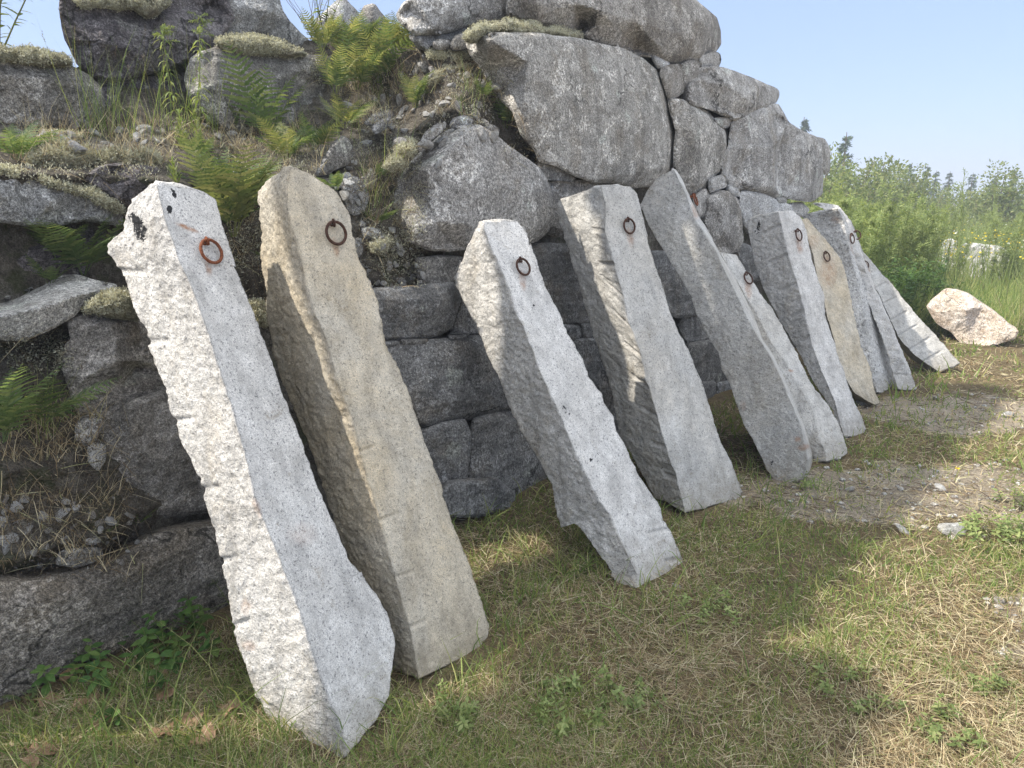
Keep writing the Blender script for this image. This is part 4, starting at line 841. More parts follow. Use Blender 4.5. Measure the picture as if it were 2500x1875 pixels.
def fern(P, hpx, n, label, m='fern', spread=0.55, group='ferns on the bank', lean=None, c=None, npair=16):
    p, nn = cast(P)
    if c is not None: p = on_wall([P], c)[0]
    t = np.linalg.norm(p - CAMP); L0 = hpx / FOC * t * 1.08
    e = empty('fern', p - UP * 0.01); tag(e, label, 'fern', group)
    for i in range(n):
        az = i * 2 * math.pi / n + r01(-0.5, 0.5); s = spread * r01(0.35, 1.15)
        h = np.array([math.cos(az), math.sin(az), 0]); h = norm(h + 0.5 * WN + (0 if lean is None else np.asarray(lean)))
        d = norm(UP * 1.0 + h * s); L = L0 * r01(0.75, 1.08)
        V, F = frond(p + h * 0.01, d, L, r01(0.12, 0.4) * (0.5 + s), npair)
        mm = m if isinstance(m, str) else m[int(r01(0, len(m)))]
        obj('frond', V, F, M[mm], parent=e)
    return e
def leafy_stem(pts, r, nl, ll, lw, droop, t0=0.15, up=0.5, prof=LEAF[3], segs=3):
    """curved stem with leaves set spirally -> (stem part, leaf part)"""
    pts = np.asarray(pts); n = len(pts); st = tube(pts, np.linspace(r, r * 0.4, n), 5)
    t = np.sort(r01(t0, 1.0, nl)); tt = np.linspace(0, 1, n)
    C = np.stack([np.interp(t, tt, pts[:, i]) for i in range(3)], 1); T = norm(np.stack([np.interp(t, tt, np.gradient(pts[:, i])) for i in range(3)], 1))
    az = np.arange(nl) * 2.4 + r01(-.3, .3, nl); X = norm(np.cross(T, [0.3, 0.9, 0.1])); Y = np.cross(T, X)
    O = X * np.cos(az)[:, None] + Y * np.sin(az)[:, None]
    D = norm(O + T * up * r01(.6, 1.4, (nl, 1))); s = norm(np.cross(D, T))
    L = ll * r01(.7, 1.15, nl) * (1 - 0.35 * t)
    return st, strips(C, D, L, L * lw, -UP[None] * droop * np.ones((nl, 1)), s, segs, prof)
def curve(p, d, L, bend, n=9, wob=0.02):
    t = np.linspace(0, 1, n); b = np.asarray(bend)
    return p + d * (L * t)[:, None] + b * (L * t ** 2)[:, None] + np.cumsum(rng.normal(0, wob * L / n, (n, 3)), 0)
def thing2(name, label, cat, p, stem, leaf, ms, ml, group=None, ln='foliage'):
    e = empty(name, p); tag(e, label, cat, group)
    for s_ in ([join([q_]) for q_ in stem] if stem and len(stem) <= 14 else [join(stem)] if stem else []): obj('stem', s_[0], s_[1], M[ms], parent=e)
    if leaf: V, F = join(leaf); obj(ln, V, F, M[ml], parent=e)
    return e
def S(view, x, y): v = VIEW[view]; return (v[0] + x / v[2], v[1] + y / v[2])

# ------------------------------------------------------------------ lichen cushions
def lichen(label, outline, c, nt=1500, ctrl='', relief=0.03, hair=0.008):
    o = rock('lichen_cushion', label, outline, c, M['lichen_bed'], ctrl=ctrl, cat='lichen', group='pale lichen cushions', thick=0.10, bev=12, bevd=0.045, amp=2.2, fine=1.6, h=5, jit=3.5, facets=0)
    nt = int(nt * 1.7); me = o.data; n = len(me.vertices); V = np.empty(n * 3, np.float32); me.vertices.foreach_get('co', V); V = V.reshape(-1, 3) + np.array(o.location)
    N = np.empty(n * 3, np.float32); me.vertices.foreach_get('normal', N); N = N.reshape(-1, 3)
    k = int(n * 0.62); idx = rng.integers(0, k, nt)
    tc = norm(CAMP - V[idx]); N = np.where(((N[idx] * tc).sum(1) < 0)[:, None], -N[idx], N[idx])
    D = norm(N * 0.7 + rand_dir(nt) * 0.8 + UP * 0.35)
    B_ = V[idx] + rng.normal(0, 0.004, (nt, 3))
    vs, fs = strips(B_, D, r01(hair * .5, hair * 1.4, nt), r01(0.002, 0.0042, nt), rand_dir(nt) * 0.3, perp(D), 2, (0.7, 1, 0.25))
    obj('lichen_tips', vs, [fs], M['lichen'], parent=o)
lichen('long pale lichen cushion on top of the dark blocky boulder', '1 1300,262 1312,238 1360,212 1500,208 1620,225 1700,250 1740,290 1820,310 1840,330 1740,340 1600,318 1500,322 1380,300', -3.46, 2600, '1 1500,260,5 1650,285,4')
lichen('pale yellow lichen cushion crowning the largest boulder', '4 945,235 965,190 1000,155 1060,132 1150,138 1240,126 1330,130 1390,150 1440,190 1400,205 1300,196 1200,190 1090,198 1040,215 980,250', -2.66, 2600, '4 1200,160,5 1010,190,4')
lichen('thin brown and cream lichen strip right of the crowning cushion', '4 1420,180 1500,165 1580,185 1640,205 1640,232 1560,228 1430,205', -2.68, 800)
lichen('upper fluffy lichen cushion on the rubble slope', '4 720,310 790,298 860,300 930,310 970,335 990,370 940,388 850,378 790,362 730,335', -3.02, 1700, '4 880,340,4')
lichen('slanting lichen cushion below the upper fluffy one', '4 730,480 780,430 850,402 930,380 1000,385 990,410 920,430 850,450 800,500 740,520', -2.98, 1700, '4 860,425,3')
lichen('round straw-coloured lichen ball beside the triangular boulder', '4 532,900 550,862 600,838 650,845 658,890 625,945 580,955 545,935', -2.62, 1500, '4 600,895,5')
lichen('greyish lichen ball just below the straw-coloured ball', '4 470,990 500,945 550,925 600,950 612,975 580,1010 520,1020', -2.62, 1200, '4 540,970,4')
lichen('lichen cushion between the tilted slab and the nearest post', '2 505,385 530,340 590,300 640,285 700,278 770,282 815,330 830,430 740,440 660,425 590,412', -2.66, 1900, '2 700,340,6 570,360,2')
lichen('pale lichen cap on the wide boulder at the left frame edge', '1 -200,290 0,288 60,300 130,288 220,300 320,320 400,345 430,385 330,398 200,392 100,372 0,352 -200,320', -3.55, 2600, '1 150,330,4 300,360,3')
lichen('grey-green lichen carpet on the ledge, left half', '1 180,1000 200,930 300,880 420,870 480,900 600,920 580,980 480,1010 400,1040 260,1060', -3.02, 2600, '1 400,940,4', hair=0.014)
lichen('cream lichen carpet on the ledge, right half', '1 600,940 640,905 740,900 850,905 930,930 980,985 900,1010 760,1000 660,1010', -2.98, 2200, '1 780,950,4', hair=0.014)
lichen('dull lichen mat at the back of the ledge', '1 270,800 400,790 480,815 440,860 330,868 260,850', -3.3, 1300)
lichen('lichen rim along the long ledge boulder, left part', '1 -200,990 0,1003 110,1022 160,1070 100,1075 0,1062 -200,1050', -2.90, 1300)
lichen('lichen rim along the long ledge boulder, right part', '1 230,1055 300,1080 430,1120 540,1130 640,1180 720,1230 745,1275 690,1275 600,1225 500,1180 380,1150 270,1105', -2.88, 2400, '1 600,1190,3')
lichen('small pale lichen lump between the tan post and the nearest post', '2 1500,345 1540,328 1590,350 1600,420 1590,490 1545,470 1510,410', -2.66, 900, '2 1550,400,3')
lichen('soft lichen clump among rubble beside the tan post', '5 375,120 420,90 480,80 510,100 470,130 440,160 390,150', -2.62, 900, '5 450,110,3')
lichen('dead brown lichen crust on top of the dark purple boulder', '1 440,-20 700,-30 1000,-20 1010,20 960,80 880,95 800,55 620,45 480,40', -3.66, 1500, '1 870,50,3')

# ------------------------------------------------------------------ ferns
F_, FG = 'fern', ('fern_gold', 'fern', 'fern_gold')
fern(S('1', 1580, 850), 190, 5, 'tall open fern in front of the dark blocky boulder', ('fern', 'fern', 'fern_gold'), 0.5)
fern(S('1', 1400, 790), 75, 4, 'low dark fern at the foot of the dark blocky boulder')
big = [(170, 560, 290, 'lowest'), (300, 540, 330, 'second'), (430, 500, 360, 'tallest middle'), (560, 450, 300, 'right-hand'), (330, 330, 260, 'back'), (470, 300, 240, 'top'), (200, 330, 240, 'top left'), (640, 370, 170, 'rightmost'), (90, 300, 220, 'far left'), (560, 290, 190, 'upper right')]
for x, y, h, w_ in big:
    fern(S('4', x, y), h / K * 0.95, 7, w_ + ' yellowing fern of the big clump on top of the bank', FG, 0.5, 'yellowing ferns of the big clump', c=-3.55 if y < 450 else -3.4)
fern(S('4', 650, 650), 92, 7, 'small gold fern standing alone on the rubble slope', FG, 0.5)
fern(S('4', 225, 770), 100, 6, 'fern with bleached fronds at the bottom of the big clump', FG, 0.75)
fern(S('4', 1190, 770), 118, 5, 'fern growing from the crack left of the largest boulder', 'fern', 0.6, lean=(-0.5, 0, 0))
fern(S('4', 1060, 590), 55, 5, 'little fern above the crack, at the largest boulder corner', 'fern', 0.7)
fern(S('1', 1400, 1420), 235, 11, 'tall gold fern behind the two nearest posts', FG, 0.42, c=-2.74)
fern(S('1', 1310, 1280), 165, 8, 'green fern beside the tall gold one, behind the nearest post', 'fern', 0.5, c=-2.8)
fern(S('1', 1480, 1250), 150, 7, 'arching fern against the tan post top', 'fern', 0.6, c=-2.78)
fern(S('1', 500, 1650), 165, 8, 'bright green fern above the tilted slab', 'fern', 0.6)
fern(S('1', 300, 1700), 70, 5, 'low fern on the left above the tilted slab', 'fern', 0.9)
fern(S('1', 350, 1560), 105, 4, 'shaded fern in the hollow above the tilted slab', 'fern', 0.5)
fern(S('1', 100, 960), 95, 7, 'dark fern on the ledge at the left frame edge', 'fern', 0.8)
fern(S('2', 10, 1180), 215, 7, 'large backlit fern cut by the left frame edge', 'fern', 0.7, c=-2.55)
fern(S('2', 250, 1080), 165, 3, 'dark arching fern reaching over the brown grey block', 'fern', 1.1, lean=(1.2, 0, 0), c=-2.66)
fern(S('4', 420, 1070), 48, 4, 'tiny fern under the straw-coloured lichen ball', 'fern', 0.7)
fern(S('4', 430, 1340), 60, 5, 'tiny fern at the left corner of the triangular boulder', 'fern', 0.8)
fern(S('4', 170, 1140), 55, 5, 'small gold fern over the tan post shoulder', FG, 0.8, c=-2.68)
fern(S('1', 1720, 960), 105, 8, 'pale wispy fern above the tan post top', ('fern', 'fern_gold'), 0.8)
fern(S('1', 1880, 900), 95, 7, 'sparse fern below the big clump', ('fern', 'fern_gold'), 0.8)
fern(S('1', 1180, 960), 70, 6, 'low spreading fern among the ledge weeds', 'fern', 0.9)
fern(S('2', 1560, 60), 22, 4, 'very small fern between the two nearest posts', 'fern', 0.9, c=-2.7)
fern(S('3', 820, 190), 52, 6, 'small fern over the long dark slab', 'fern', 0.9)
fern(S('3', 650, 230), 26, 5, 'tiny fern on the mossy soil at lower left', 'fern', 0.9)
fern(S('3', 160, 1240), 40, 5, 'dark little fern at the lower left corner', 'fern', 1.0)

# ------------------------------------------------------------------ goldenrod-like weeds, shrubs and seed grass on the ledge
def goldenrod(base, tip, label, ll, plume, nl=46, group='leafy weeds on the ledge'):
    p, _ = cast(base); t = np.linalg.norm(p - CAMP); q = on_plane([tip], p, norm(np.array([WN[0], WN[1], 0.0])))[0]
    L = np.linalg.norm(q - p); d = (q - p) / L
    pts = curve(p, d, L, rand_dir(1)[0] * 0.03, 12, 0.05); pts += (q - pts[-1]) * np.linspace(0, 1, 12)[:, None]
    st, lf = leafy_stem(pts, 0.0032, nl, ll, 0.17, 0.9 if plume else 0.1, 0.05, 0.6 if plume else 1.2)
    leaf = [lf]
    if plume:
        for k in range(9):
            a = rand_dir(1, -.2, .4)[0]; b = curve(pts[-1] - d * r01(0, .1), norm(a + d * 0.7), r01(.05, .085), -UP * 0.4, 6)
            s2, l2 = leafy_stem(b, 0.001, 26, 0.016, 0.35, 0.2, 0.1, 0.7); leaf.append(l2); leaf.append(s2)
    thing2('leafy_weed', label, 'weed', p, [st], leaf, 'stem', 'weed', group)
goldenrod(S('1', 1095, 860), S('1', 960, 150), 'tall nodding weed left of two, in front of the dark purple boulder', 0.075, True, 60)
goldenrod(S('1', 1205, 840), S('1', 1205, 95), 'tall nodding weed right of two, in front of the dark purple boulder', 0.08, True, 70)
goldenrod(S('1', 1095, 900), S('1', 1078, 670), 'bright short leafy shoot below the two tall weeds', 0.055, False, 60)
goldenrod(S('1', 1060, 1130), S('1', 1030, 960), 'bright leafy tip just over the nearest post top', 0.055, False, 46)
goldenrod(S('1', 1190, 850), S('1', 1150, 620), 'dull leafy shoot between the two tall weeds', 0.06, False, 30)
# shrub at the upper left corner
p = on_wall([S('1', -30, 330)], -3.9)[0]; st, lf = [], []
for k in range(9):
    pts = curve(p + rand_dir(1)[0] * 0.05, norm(np.array([r01(-.3, .5), r01(-.3, .3), 1])), r01(.4, .72), WN * 0.25, 9)
    a, b = leafy_stem(pts, 0.004, 34, 0.085, 0.24, 0.35, 0.15, 0.6, LEAF[4], 4); st.append(a); lf.append(b)
thing2('leafy_shrub', 'leafy shrub at the upper left corner against the sky', 'shrub', p, st, lf, 'stem', 'bush')
p = on_wall([S('1', 1890, 230)], -4.0)[0]; st = []
for k in range(12):
    st.append(tube(curve(p + rand_dir(1)[0] * .03, norm(np.array([r01(-.6, .35), 0, 1])), r01(.25, .5), rand_dir(1)[0] * .2, 8, .06), np.linspace(.0022, .0007, 8), 4))
thing2('dead_twigs', 'thin leafless twigs standing against the sky left of the big fern clump', 'twigs', p, st, None, 'twig', 'twig')
p = on_wall([S('4', 110, 230)], -3.8)[0]; st, lf = [], []
for k in range(5):
    a, b = leafy_stem(curve(p, norm(np.array([r01(-.5, .4), 0, 1])), r01(.14, .26), WN * .2, 7), .003, 12, .075, .5, .3, .3, .4, LEAF[4], 4); st.append(a); lf.append(b)
thing2('leafy_shrub', 'small broad-leaved plant glowing at the top of the fern clump', 'shrub', p, st, lf, 'stem', 'weed')
# broad leaves low at the left
for lb, x, y, n, hh in (('dark broad-leaved plant in the shade left of the nearest post', 900, 960, 14, .17), ('second broad-leaved plant, lower and closer to the camera', 850, 1200, 9, .14), ('broad-leaved plant touching the nearest post on its left', 1240, 860, 9, .2), ('broad-leaved sprig under the long dark slab', 640, 1150, 6, .16)):
    p, _ = cast(S('3', x, y)); st, lf = [], []
    for k in range(n):
        q = p + np.array([r01(-.17, .17), r01(-.17, .17), 0]); a, b = leafy_stem(curve(q, norm(np.array([r01(-.5, .5), r01(-.5, .5), 1])), hh * r01(.6, 1.1), rand_dir(1)[0] * .2, 7), 0.0018, 9, .06, .5, .25, .3, .25, LEAF[4], 4); st.append(a); lf.append(b)
    thing2('broad_leaved_plant', lb, 'plant', p, st, lf, 'stem', 'broad', 'broad-leaved plants at the wall foot')
# green clumps in the grass
for lb, x, y, n, hh, rad in (('clover-like clump in the grass in front of the tan post', 1250, 1540, 26, .10, .13), ('bright leafy clump at the right frame edge', 2160, 1170, 30, .17, .16), ('leafy sprout at the foot of the leaning broad-faced post', 1750, 1050, 10, .10, .08), ('leafy weed in the dirt at the right frame edge', 2190, 1090, 10, .12, .1),
                             ('leafy clump in the shadow edge of the grass', 1540, 1330, 14, .10, .1), ('green rosette in the sunlit grass at the bottom', 2030, 1580, 14, .07, .09), ('low leafy clump near the bottom right corner', 2150, 1480, 14, .07, .1), ('small leafy clump between the nearest two post feet', 1000, 1545, 12, .07, .09), ('leafy weed with a red tinge in the grass', 1350, 1500, 10, .06, .08), ('pale leafy clump in the sunlit grass', 1840, 1500, 12, .08, .1)):
    p, _ = cast(S('D', x, y)); st, lf = [], []
    for k in range(n):
        q = p + np.array([r01(-rad, rad), r01(-rad, rad), 0]); a, b = leafy_stem(curve(q, norm(np.array([r01(-.5, .5), r01(-.5, .5), 1])), hh * r01(.5, 1.15), rand_dir(1)[0] * .2, 6), .0013, 12, .036 if hh < .12 else .046, .42, .2, .2, .4, LEAF[3], 3); st.append(a); lf.append(b)
    thing2('leafy_weed', lb, 'weed', p, st, lf, 'stem', 'weed', 'leafy weeds in the grass')
p, _ = cast(S('C', 1590, 1045)); st = [tube(curve(p, UP, .10, [0.05, 0, 0], 6), .0012, 4)]
q = p + UP * .1; D = rand_dir(16, -.05, .5); lf = [strips(np.repeat([q], 16, 0), D, .014, .006, -UP[None] * .1 * np.ones((16, 1)), perp(D), 2, (.6, 1, .5))]
thing2('yellow_flower', 'single yellow flower in the dirt at the right', 'flower', p, st, lf, 'stem', 'petal', ln='petals')

# thin seed grass on the ledge (too many blades to count)
B_, D_, L_, W_, Bn = [], [], [], [], []
def add_blades(p, n, sp, lo, hi, wd, tilt, bend):
    for k in range(n):
        d = norm(np.array([r01(-tilt, tilt), r01(-tilt, tilt), 1]))
        B_.append(p + np.array([r01(-sp, sp), r01(-sp, sp), 0])); D_.append(d); L_.append(r01(lo, hi)); W_.append(wd * r01(.6, 1.3)); Bn.append(rand_dir(1)[0] * bend - UP * bend * .3)
for k in range(60):
    p, _ = cast(S('1', r01(480, 1380), r01(730, 850)))
    if p is not None: add_blades(p, 3, .03, .10, .52, .0022, .32, .2)
for k in range(16):
    p, _ = cast(S('1', r01(1450, 1960), r01(760, 900)))
    if p is not None: add_blades(p, 2, .03, .08, .26, .0025, .3, .15)
for (x0, x1, y0, y1, n) in ((400, 560, 440, 620, 40), (940, 1060, 480, 720, 24), (330, 480, 980, 1350, 34), (480, 560, 930, 1130, 14), (150, 330, 700, 900, 14)):
    for k in range(n):
        p, _ = cast(S('4', r01(x0, x1), r01(y0, y1)))
        if p is not None: add_blades(p, 2, .03, .06, .2, .0025, .45, .3)
for (x0, x1, y0, y1, n) in ((0, 330, 1000, 1180, 24),):
    for k in range(n):
        p, _ = cast(S('2', r01(x0, x1), r01(y0, y1)))
        if p is not None: add_blades(p, 3, .03, .08, .24, .0028, .6, .4)
D_ = np.array(D_); V, F = strips(np.array(B_), D_, np.array(L_), np.array(W_), np.array(Bn), perp(D_), 4)
tag(obj('seed_grass', V, [F], M['green']), 'thin green and straw grass stems on the rocky ledge', 'grass', kind='stuff')
SG = (list(B_), list(D_), list(L_), list(W_), list(Bn)); B_, D_, L_, W_, Bn = [], [], [], [], []
for v, x0, y0, x1, y1, n in (('1', 60, 740, 1500, 1000, 150), ('1', 1450, 760, 1960, 1050, 60), ('4', 200, 430, 600, 760, 80), ('4', 700, 400, 1150, 760, 40), ('2', 0, 1000, 620, 1300, 70), ('3', 0, 0, 700, 480, 70), ('4', 330, 980, 560, 1400, 40), ('1', 1320, 1250, 1560, 1640, 30)):
    for k in range(n):
        p, nn = cast(S(v, r01(x0, x1), r01(y0, y1)))
        if p is not None and p @ WN < -2.4: add_blades(p, 7, .025, .04, .15, .002, .8, .5)
D_ = np.array(D_); V, F = strips(np.array(B_), D_, np.array(L_), np.array(W_), np.array(Bn), perp(D_), 4)
tag(obj('bank_straw', V, [F], M['dry']), 'tufts of dry straw growing on the bank and its ledge', 'grass', kind='stuff')
B_, D_, L_, W_, Bn = SG; D_ = np.array(D_)
# seed heads
sel = rng.choice(len(B_), 60, replace=False); Bs = np.array(B_)[sel]; L2 = np.array(L_)[sel]; Bt = Bs + D_[sel] * L2[:, None] + np.array(Bn)[sel] * L2[:, None]
k = 14; Bq = np.repeat(Bt, k, 0) - np.repeat(D_[sel], k, 0) * r01(0, .07, (60 * k, 1)); Dq = norm(np.repeat(D_[sel], k, 0) + rand_dir(60 * k) * .7)
V, F = strips(Bq, Dq, r01(.006, .016, 60 * k), .0022, Dq * 0, perp(Dq), 2, (.4, 1, .2)); tag(obj('grass_seed', V, [F], M['twig']), 'brown seed heads of the ledge grass', 'grass', kind='stuff')

# ------------------------------------------------------------------ litter and rubble on the bank
zones = (('1', 130, 760, 1600, 1080, 900), ('4', 200, 420, 1250, 800, 1500), ('4', 250, 800, 700, 1340, 1100), ('5', 290, 0, 680, 380, 800), ('2', 0, 1020, 800, 1659, 1300), ('3', 0, 0, 900, 520, 1200), ('2', 60, 540, 420, 760, 300), ('2', 1340, 0, 1640, 420, 500), ('4', 20, 300, 700, 500, 700), ('1', 1350, 850, 1900, 1500, 900), ('4', 1180, 640, 1400, 980, 300))
PB, NB = [], []
for v, x0, y0, x1, y1, n in zones:
    for q in range(n):
        p, nn = cast(S(v, r01(x0, x1), r01(y0, y1)))
        if p is not None and p @ WN < -2.35 and p[2] > 0.15: PB.append(p); NB.append(nn)
PB, NB = np.array(PB), np.array(NB)
n = len(PB); D = norm(NB * .5 + UP * .3 + rand_dir(n) * .8)
kk = 3; B2 = np.repeat(PB, kk, 0) + rng.normal(0, .016, (n * kk, 3)); D2 = norm(np.repeat(NB, kk, 0) * .5 + UP * .3 + rand_dir(n * kk) * .9)
V, F = strips(B2, D2, r01(.006, .02, n * kk), r01(.0014, .0032, n * kk), rand_dir(n * kk) * .3 - UP * .25, perp(D2), 3)
tag(obj('dead_moss', V, [F], M['moss']), 'brown dead moss and humus crumbs on the bank', 'moss', kind='stuff')
sel = rng.integers(0, n, 900); D3 = norm(rand_dir(900) + UP * .1 - WN * 0); V, F = strips(PB[sel] + NB[sel] * .006, D3, r01(.04, .16, 900), r01(.0015, .003, 900), rand_dir(900) * .25 - UP * .3, perp(D3), 4)
tag(obj('dry_stalks', V, [F], M['dry']), 'dry straw and fallen stalks lying on the bank', 'straw', kind='stuff')
m_ = rng.uniform(0, 1, n) < .8 * np.where(PB[:, 2] > 1.0, 1.0, .0) * np.clip(.5 + 1.6 * fbm(PB, 4, 2, 55), 0, 1); LB, LN = np.repeat(PB[m_], 9, 0), np.repeat(NB[m_], 9, 0); LB = LB + rng.normal(0, .014, LB.shape); D4 = norm(LN * .8 + UP * .3 + rand_dir(len(LB)) * .8)
V, F = strips(LB, D4, r01(.005, .012, len(LB)), r01(.0022, .0042, len(LB)), rand_dir(len(LB)) * .3, perp(D4), 2, (.7, 1, .25))
tag(obj('lichen_crumbs', V, [F], M['lichen']), 'pale lichen growing loosely over the bank', 'lichen', kind='stuff')
# stone chips: prototypes copied, each a thing of its own
def chip_mesh(seed):
    r = np.random.default_rng(seed); import bmesh
    bm = bmesh.new(); bmesh.ops.create_icosphere(bm, subdivisions=3, radius=0.5)
    pts = np.array([v.co[:] for v in bm.verts]); pl = rand_dir(9, r=r)
    for a in pl:
        d = pts @ a - r.uniform(.22, .42); pts = pts - np.maximum(d, 0)[:, None] * a
    pts = pts * np.array([1.0, r.uniform(.6, .9), r.uniform(.35, .6)]); pts = pts + fbm(pts + seed, 6, 3, seed)[:, None] * pts * .12
    F = np.array([[v.index for v in f.verts] for f in bm.faces]); bm.free()
    return np_mesh('stone_chip', pts, [F], M['pale' if seed % 3 else 'wall'], smooth=False)
chips = [chip_mesh(s) for s in range(40, 48)]
def drop_chip(p, nn, size, lab, gr, name='stone_chip', cat='stone'):
    o = bpy.data.objects.new(name, chips[int(r01(0, 8))]); COL.objects.link(o); o.location = p + nn * size * .12; s = size
    q = Vector(norm(nn + rand_dir(1)[0] * .5)).to_track_quat('Z', 'Y'); o.rotation_euler = (q @ Euler((0, 0, r01(0, 6.3))).to_quaternion()).to_euler(); o.scale = (s, s * r01(.7, 1.1), s * r01(.8, 1.3))
    tag(o, lab, cat, gr); return o
for v, x0, y0, x1, y1, n, lo, hi, lab in (('5', 300, 10, 690, 375, 85, .012, .055, 'stone chip in the rubble pocket between the tan post and the blocks'), ('4', 280, 420, 1150, 800, 80, .015, .06, 'flat stone chip scattered on the upper rubble slope'), ('4', 220, 500, 1200, 1000, 34, .04, .10, 'grey rubble stone half sunk in the upper slope'), ('1', 100, 740, 1500, 900, 26, .03, .08, 'grey rubble stone at the back of the ledge'),
                                         ('3', 0, 0, 850, 480, 55, .01, .05, 'stone chip on the mossy soil at lower left'), ('1', 150, 800, 1500, 1050, 24, .015, .06, 'stone chip lying on the lichen ledge'), ('1', 1900, 950, 2180, 1500, 26, .02, .07, 'stone chip in the gully above the tan post ring')):
    for q in range(n):
        p, nn = cast(S(v, r01(x0, x1), r01(y0, y1)))
        if p is not None and p[2] > .15 and p @ WN < -2.3: drop_chip(p, nn, r01(lo ** .5, hi ** .5) ** 2, lab, lab.replace('stone chip', 'stone chips', 1))

# ------------------------------------------------------------------ the grass
def dirtness(x, y):
    p = np.column_stack([x, y, 0 * x]); n_ = 0.6 * fbm(p, 1.6, 3, 77) + 0.5 * fbm(p, 6, 3, 78)
    e1 = ((x - 2.35) / 1.0) ** 2 + ((y - 3.95) / .5) ** 2; e2 = ((x - 3.5) / .8) ** 2 + ((y - 5.5) / .55) ** 2; e3 = ((x - 2.6) / .8) ** 2 + ((y - 2.4) / .5) ** 2
    return np.clip(1.35 - np.minimum(np.minimum(e1, e2), e3 * 1.3) * .8 + n_ * 1.2, 0, .82)
gm = bpy.data.objects['ground'].data; gv = GV
at = gm.attributes.new('dirt', 'FLOAT', 'POINT'); yd_ = np.clip(((gv @ WN) - .75) / .5, 0, 1) * np.clip((9 - gv[:, 1]) / 1.5, 0, 1)      # unseen pale ground beside the camera, added to bounce light
at.data.foreach_set('value', np.maximum(dirtness(gv[:, 0], gv[:, 1]), yd_).astype(np.float32)); at = gm.attributes.new('bounce_yard', 'FLOAT', 'POINT'); at.data.foreach_set('value', yd_.astype(np.float32))
def ground_pts(n, x0=-250, x1=2950, y0=640, y1=2500):
    P = np.stack([r01(x0, x1, n), r01(y0, y1, n)], 1); g = on_ground(P); g = g[np.linalg.norm(g, axis=1) < 14]
    c = g @ WN; u = g @ WD
    g = g[(c > -2.42) | (u > 8.2) | ((u < .1) & (c > -2.75))]; g[:, 2] = ground_z(g[:, 0], g[:, 1]); return g
def grass(name, label, n, m, lo, hi, el0, el1, wd, seed, bend, dens):
    g = ground_pts(n)
    if el1 > 40:                                   # rooted in tufts
        q = ground_pts(n // 16); j_ = rng.integers(0, len(q), len(g)); tu = rng.uniform(0, 1, len(g)) < .6; w_ = .012 + .006 * np.linalg.norm(q[j_], axis=1)
        g[tu] = (q[j_] + rng.normal(0, 1, (len(g), 3)) * [1, 1, 0] * w_[:, None])[tu]; g[:, 2] = ground_z(g[:, 0], g[:, 1])
    keep = rng.uniform(0, 1, len(g)) < dens(g); g = g[keep]
    fp = np.concatenate([q_[::3] for q_ in FEET]); dmin = np.concatenate([np.sqrt(((s_[:, None, :2] - fp[None]) ** 2).sum(2).min(1)) for s_ in np.array_split(g, max(1, len(g) // 4000))])
    g = g[(dmin > .075) | (rng.uniform(0, 1, len(g)) < .22)]
    k = len(g); a = r01(0, 2 * math.pi, k); el = np.radians(r01(el0, el1, k)); D = np.stack([np.cos(a) * np.cos(el), np.sin(a) * np.cos(el), np.sin(el)], 1)
    t = np.linalg.norm(g - CAMP, axis=1); tall = 0.7 + 0.6 * np.clip(fbm(g * [1, 1, 0], 1.7, 2, seed + 2) + .5, 0, 1)
    L = r01(lo, hi, k) * tall; W = wd * r01(.6, 1.35, k) * np.clip(t / 2.6, 1, 3.5)
    g = g + UP * (r01(-.005, .022, k) if el1 < 40 else -.004 * np.ones(k))[:, None]
    b = rand_dir(k) * bend; b[:, 2] = -np.abs(b[:, 2]) * (0.5 if el1 < 40 else 1.0)
    V, F = strips(g, D, L, W, b, perp(D) if el1 < 40 else norm(np.cross(D, norm(CAMP - g)) + rand_dir(k) * .5), 3)
    tag(obj(name, V, [F], M[m], origin=(0, 0, 0)), label, 'grass', kind='stuff')
pn = lambda g, f, s: fbm(g * [1, 1, 0], f, 3, s)
cw = lambda g: g @ WN
dry_d = lambda g: np.clip(1 - .72 * dirtness(g[:, 0], g[:, 1]), .1, 1) * np.clip(.85 + pn(g, 2.2, 31), .35, 1)
grn_d = lambda g: np.clip(.36 + 1.0 * pn(g, 1.6, 32) + .35 * pn(g, 6, 33) + .30 * np.clip((-1.0 - cw(g)) / .8, 0, 1), .05, 1) * np.clip(1 - .75 * dirtness(g[:, 0], g[:, 1]), .22, 1)
grass('dry_grass', 'matted dry straw lying in front of the posts', 230000, 'dry', .025, .10, -4, 30, .0019, 11, .35, dry_d)
grass('straw_stubble', 'upright straw stubble among the grass', 26000, 'dry', .03, .10, 35, 80, .0024, 12, .4, dry_d)
grass('green_grass', 'short green grass in front of the posts', 200000, 'green', .025, .10, 42, 85, .0027, 13, .45, grn_d)
grass('long_grass', 'longer green grass blades around the post feet', 20000, 'green', .10, .24, 50, 84, .0038, 14, .55, lambda g: np.clip((-1.05 - cw(g)) / .5, 0.05, 1) * np.clip(.75 + pn(g, 2, 35), 0, 1) * .9)
grass('dirt_litter', 'dark twigs and dead stalks on the bare dirt', 60000, 'twig', .02, .12, -3, 16, .0026, 15, .3, lambda g: np.clip(dirtness(g[:, 0], g[:, 1]), 0, 1) * .7 + .05)
